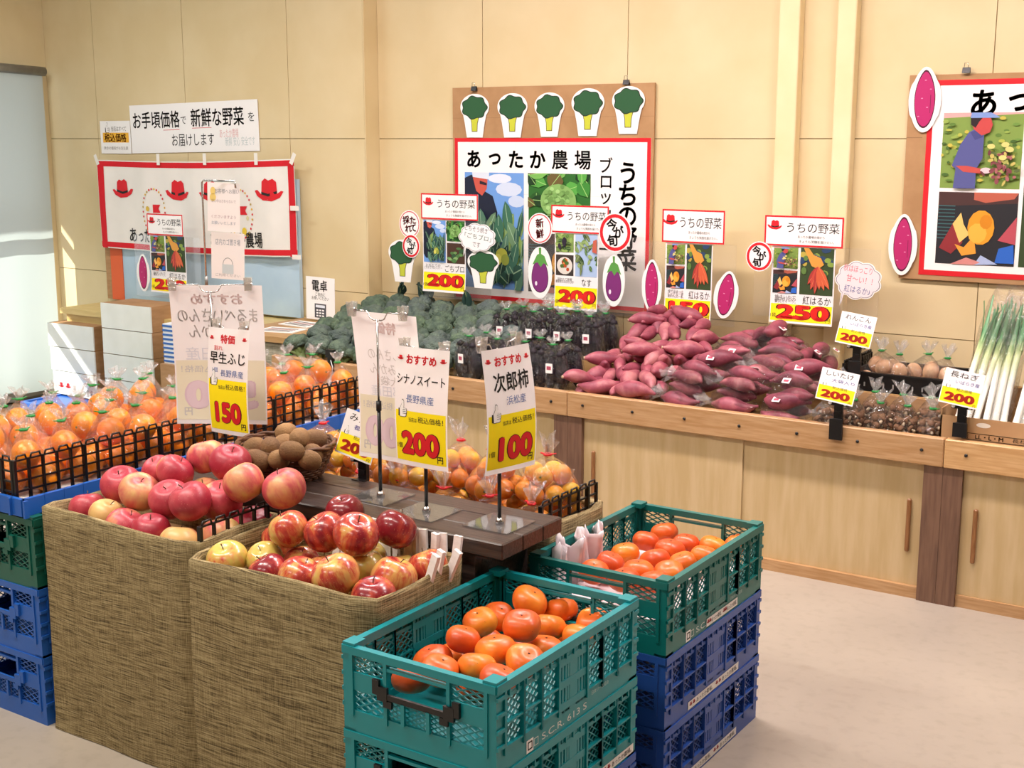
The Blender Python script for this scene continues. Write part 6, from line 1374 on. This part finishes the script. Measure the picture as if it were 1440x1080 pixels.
# banner
x0, x1, zb, zt = rect_y(146, 420, 224, 354, 4.80); cx, cz = (x0 + x1) / 2, (zb + zt) / 2; w_, h_ = x1 - x0, zt - zb
t = thing('cloth_banner', 'white cloth banner with a red border and red hats on the left wall', 'banner', (cx, 4.778, cz)); t.rotation_euler = (PI / 2, -.012, 0)
fn = lambda v: V(v.x, v.y - .012 * math.sin((v.x / w_ + .5) * PI), v.z + .006 * math.sin(v.x * 15 + v.y * 4) + .003 * math.sin(v.x * 34 + 1))
m = MB(); m.rect(-w_ / 2, -h_ / 2, w_ / 2, h_ / 2, 0, M_cloth, 40, 10); m.map(fn); b = m.build('cloth', t)
for q in b.data.polygons: q.use_smooth = True
m = MB()
for a in range(40): 
    u0, u1 = -w_ / 2 + w_ * a / 40, -w_ / 2 + w_ * (a + 1) / 40
    m.rect(u0, h_ / 2 - .035, u1, h_ / 2 - .006, .0012, M_redcloth); m.rect(u0, -h_ / 2 + .006, u1, -h_ / 2 + .035, .0012, M_redcloth)
m.rect(-w_ / 2 + .004, -h_ / 2, -w_ / 2 + .05, h_ / 2 - .006, .0012, M_redcloth, 2, 8); m.rect(w_ / 2 - .05, -h_ / 2, w_ / 2 - .004, h_ / 2 - .006, .0012, M_redcloth, 2, 8); m.map(fn); m.build('red_border', b)
p = MB()
for (u, s, fl) in ((-.37, .17, -1), (-.075, .18, 1), (.10, .17, -1), (.38, .19, 1)): hat(p, w_ * u, h_ * .14, s, .0025, flip=fl)
for cxx in (-.20, .24):
    for k in range(30):
        a = 2 * PI * k / 30; p.oval(w_ * cxx + .085 * math.cos(a), -h_ * .06 + .125 * math.sin(a), .006, .006, .0025, ink(['cf2f36', 'd8a840', 'b8a05a', 'e0bc58'][k % 4 if k % 3 else 0]), 8)
    f0 = w_ * cxx; p.poly([(f0 - .005, .012), (f0 + .05, .012), (f0 + .035, -.01), (f0 + .05, -.032), (f0 - .005, -.032)], .0025, RED); p.oval(f0 - .045, -.012, .014, .014, .0025, ink('d8b64a')); p.oval(f0 - .035, -h_ * .16, .015, .022, .0025, ink('2f8a5a')); p.oval(f0 + .02, -h_ * .24, .018, .020, .0025, ink('e0c23c')); p.oval(f0 + .05, -h_ * .1, .010, .012, .0025, ink('d8cfa0'))
p.text('あったか農場', .085, w_ * .215, -h_ * .33, .0025, BLK, wfit=w_ * .25, bold=.015); p.text('あったか農場', .085, -w_ * .22, -h_ * .33, .0025, BLK, wfit=w_ * .25, bold=.015); p.map(fn); p.build('printing', b)
for k, (u, v) in enumerate(((-.5, .5), (-.16, .5), (.08, .5), (.33, .5), (.5, .5), (.5, -.0), (.5, -.5))):
    m = MB(); m.rect(-.012, -.03, .012, .03, .0, ink('e9e6de')); o = m.build('tape_strip', t, (u * w_, v * h_, .008), (0, 0, (.4 if u < -.4 else -.5) if abs(u) == .5 and v == .5 else (PI / 2 if abs(u) == .5 else 0)))
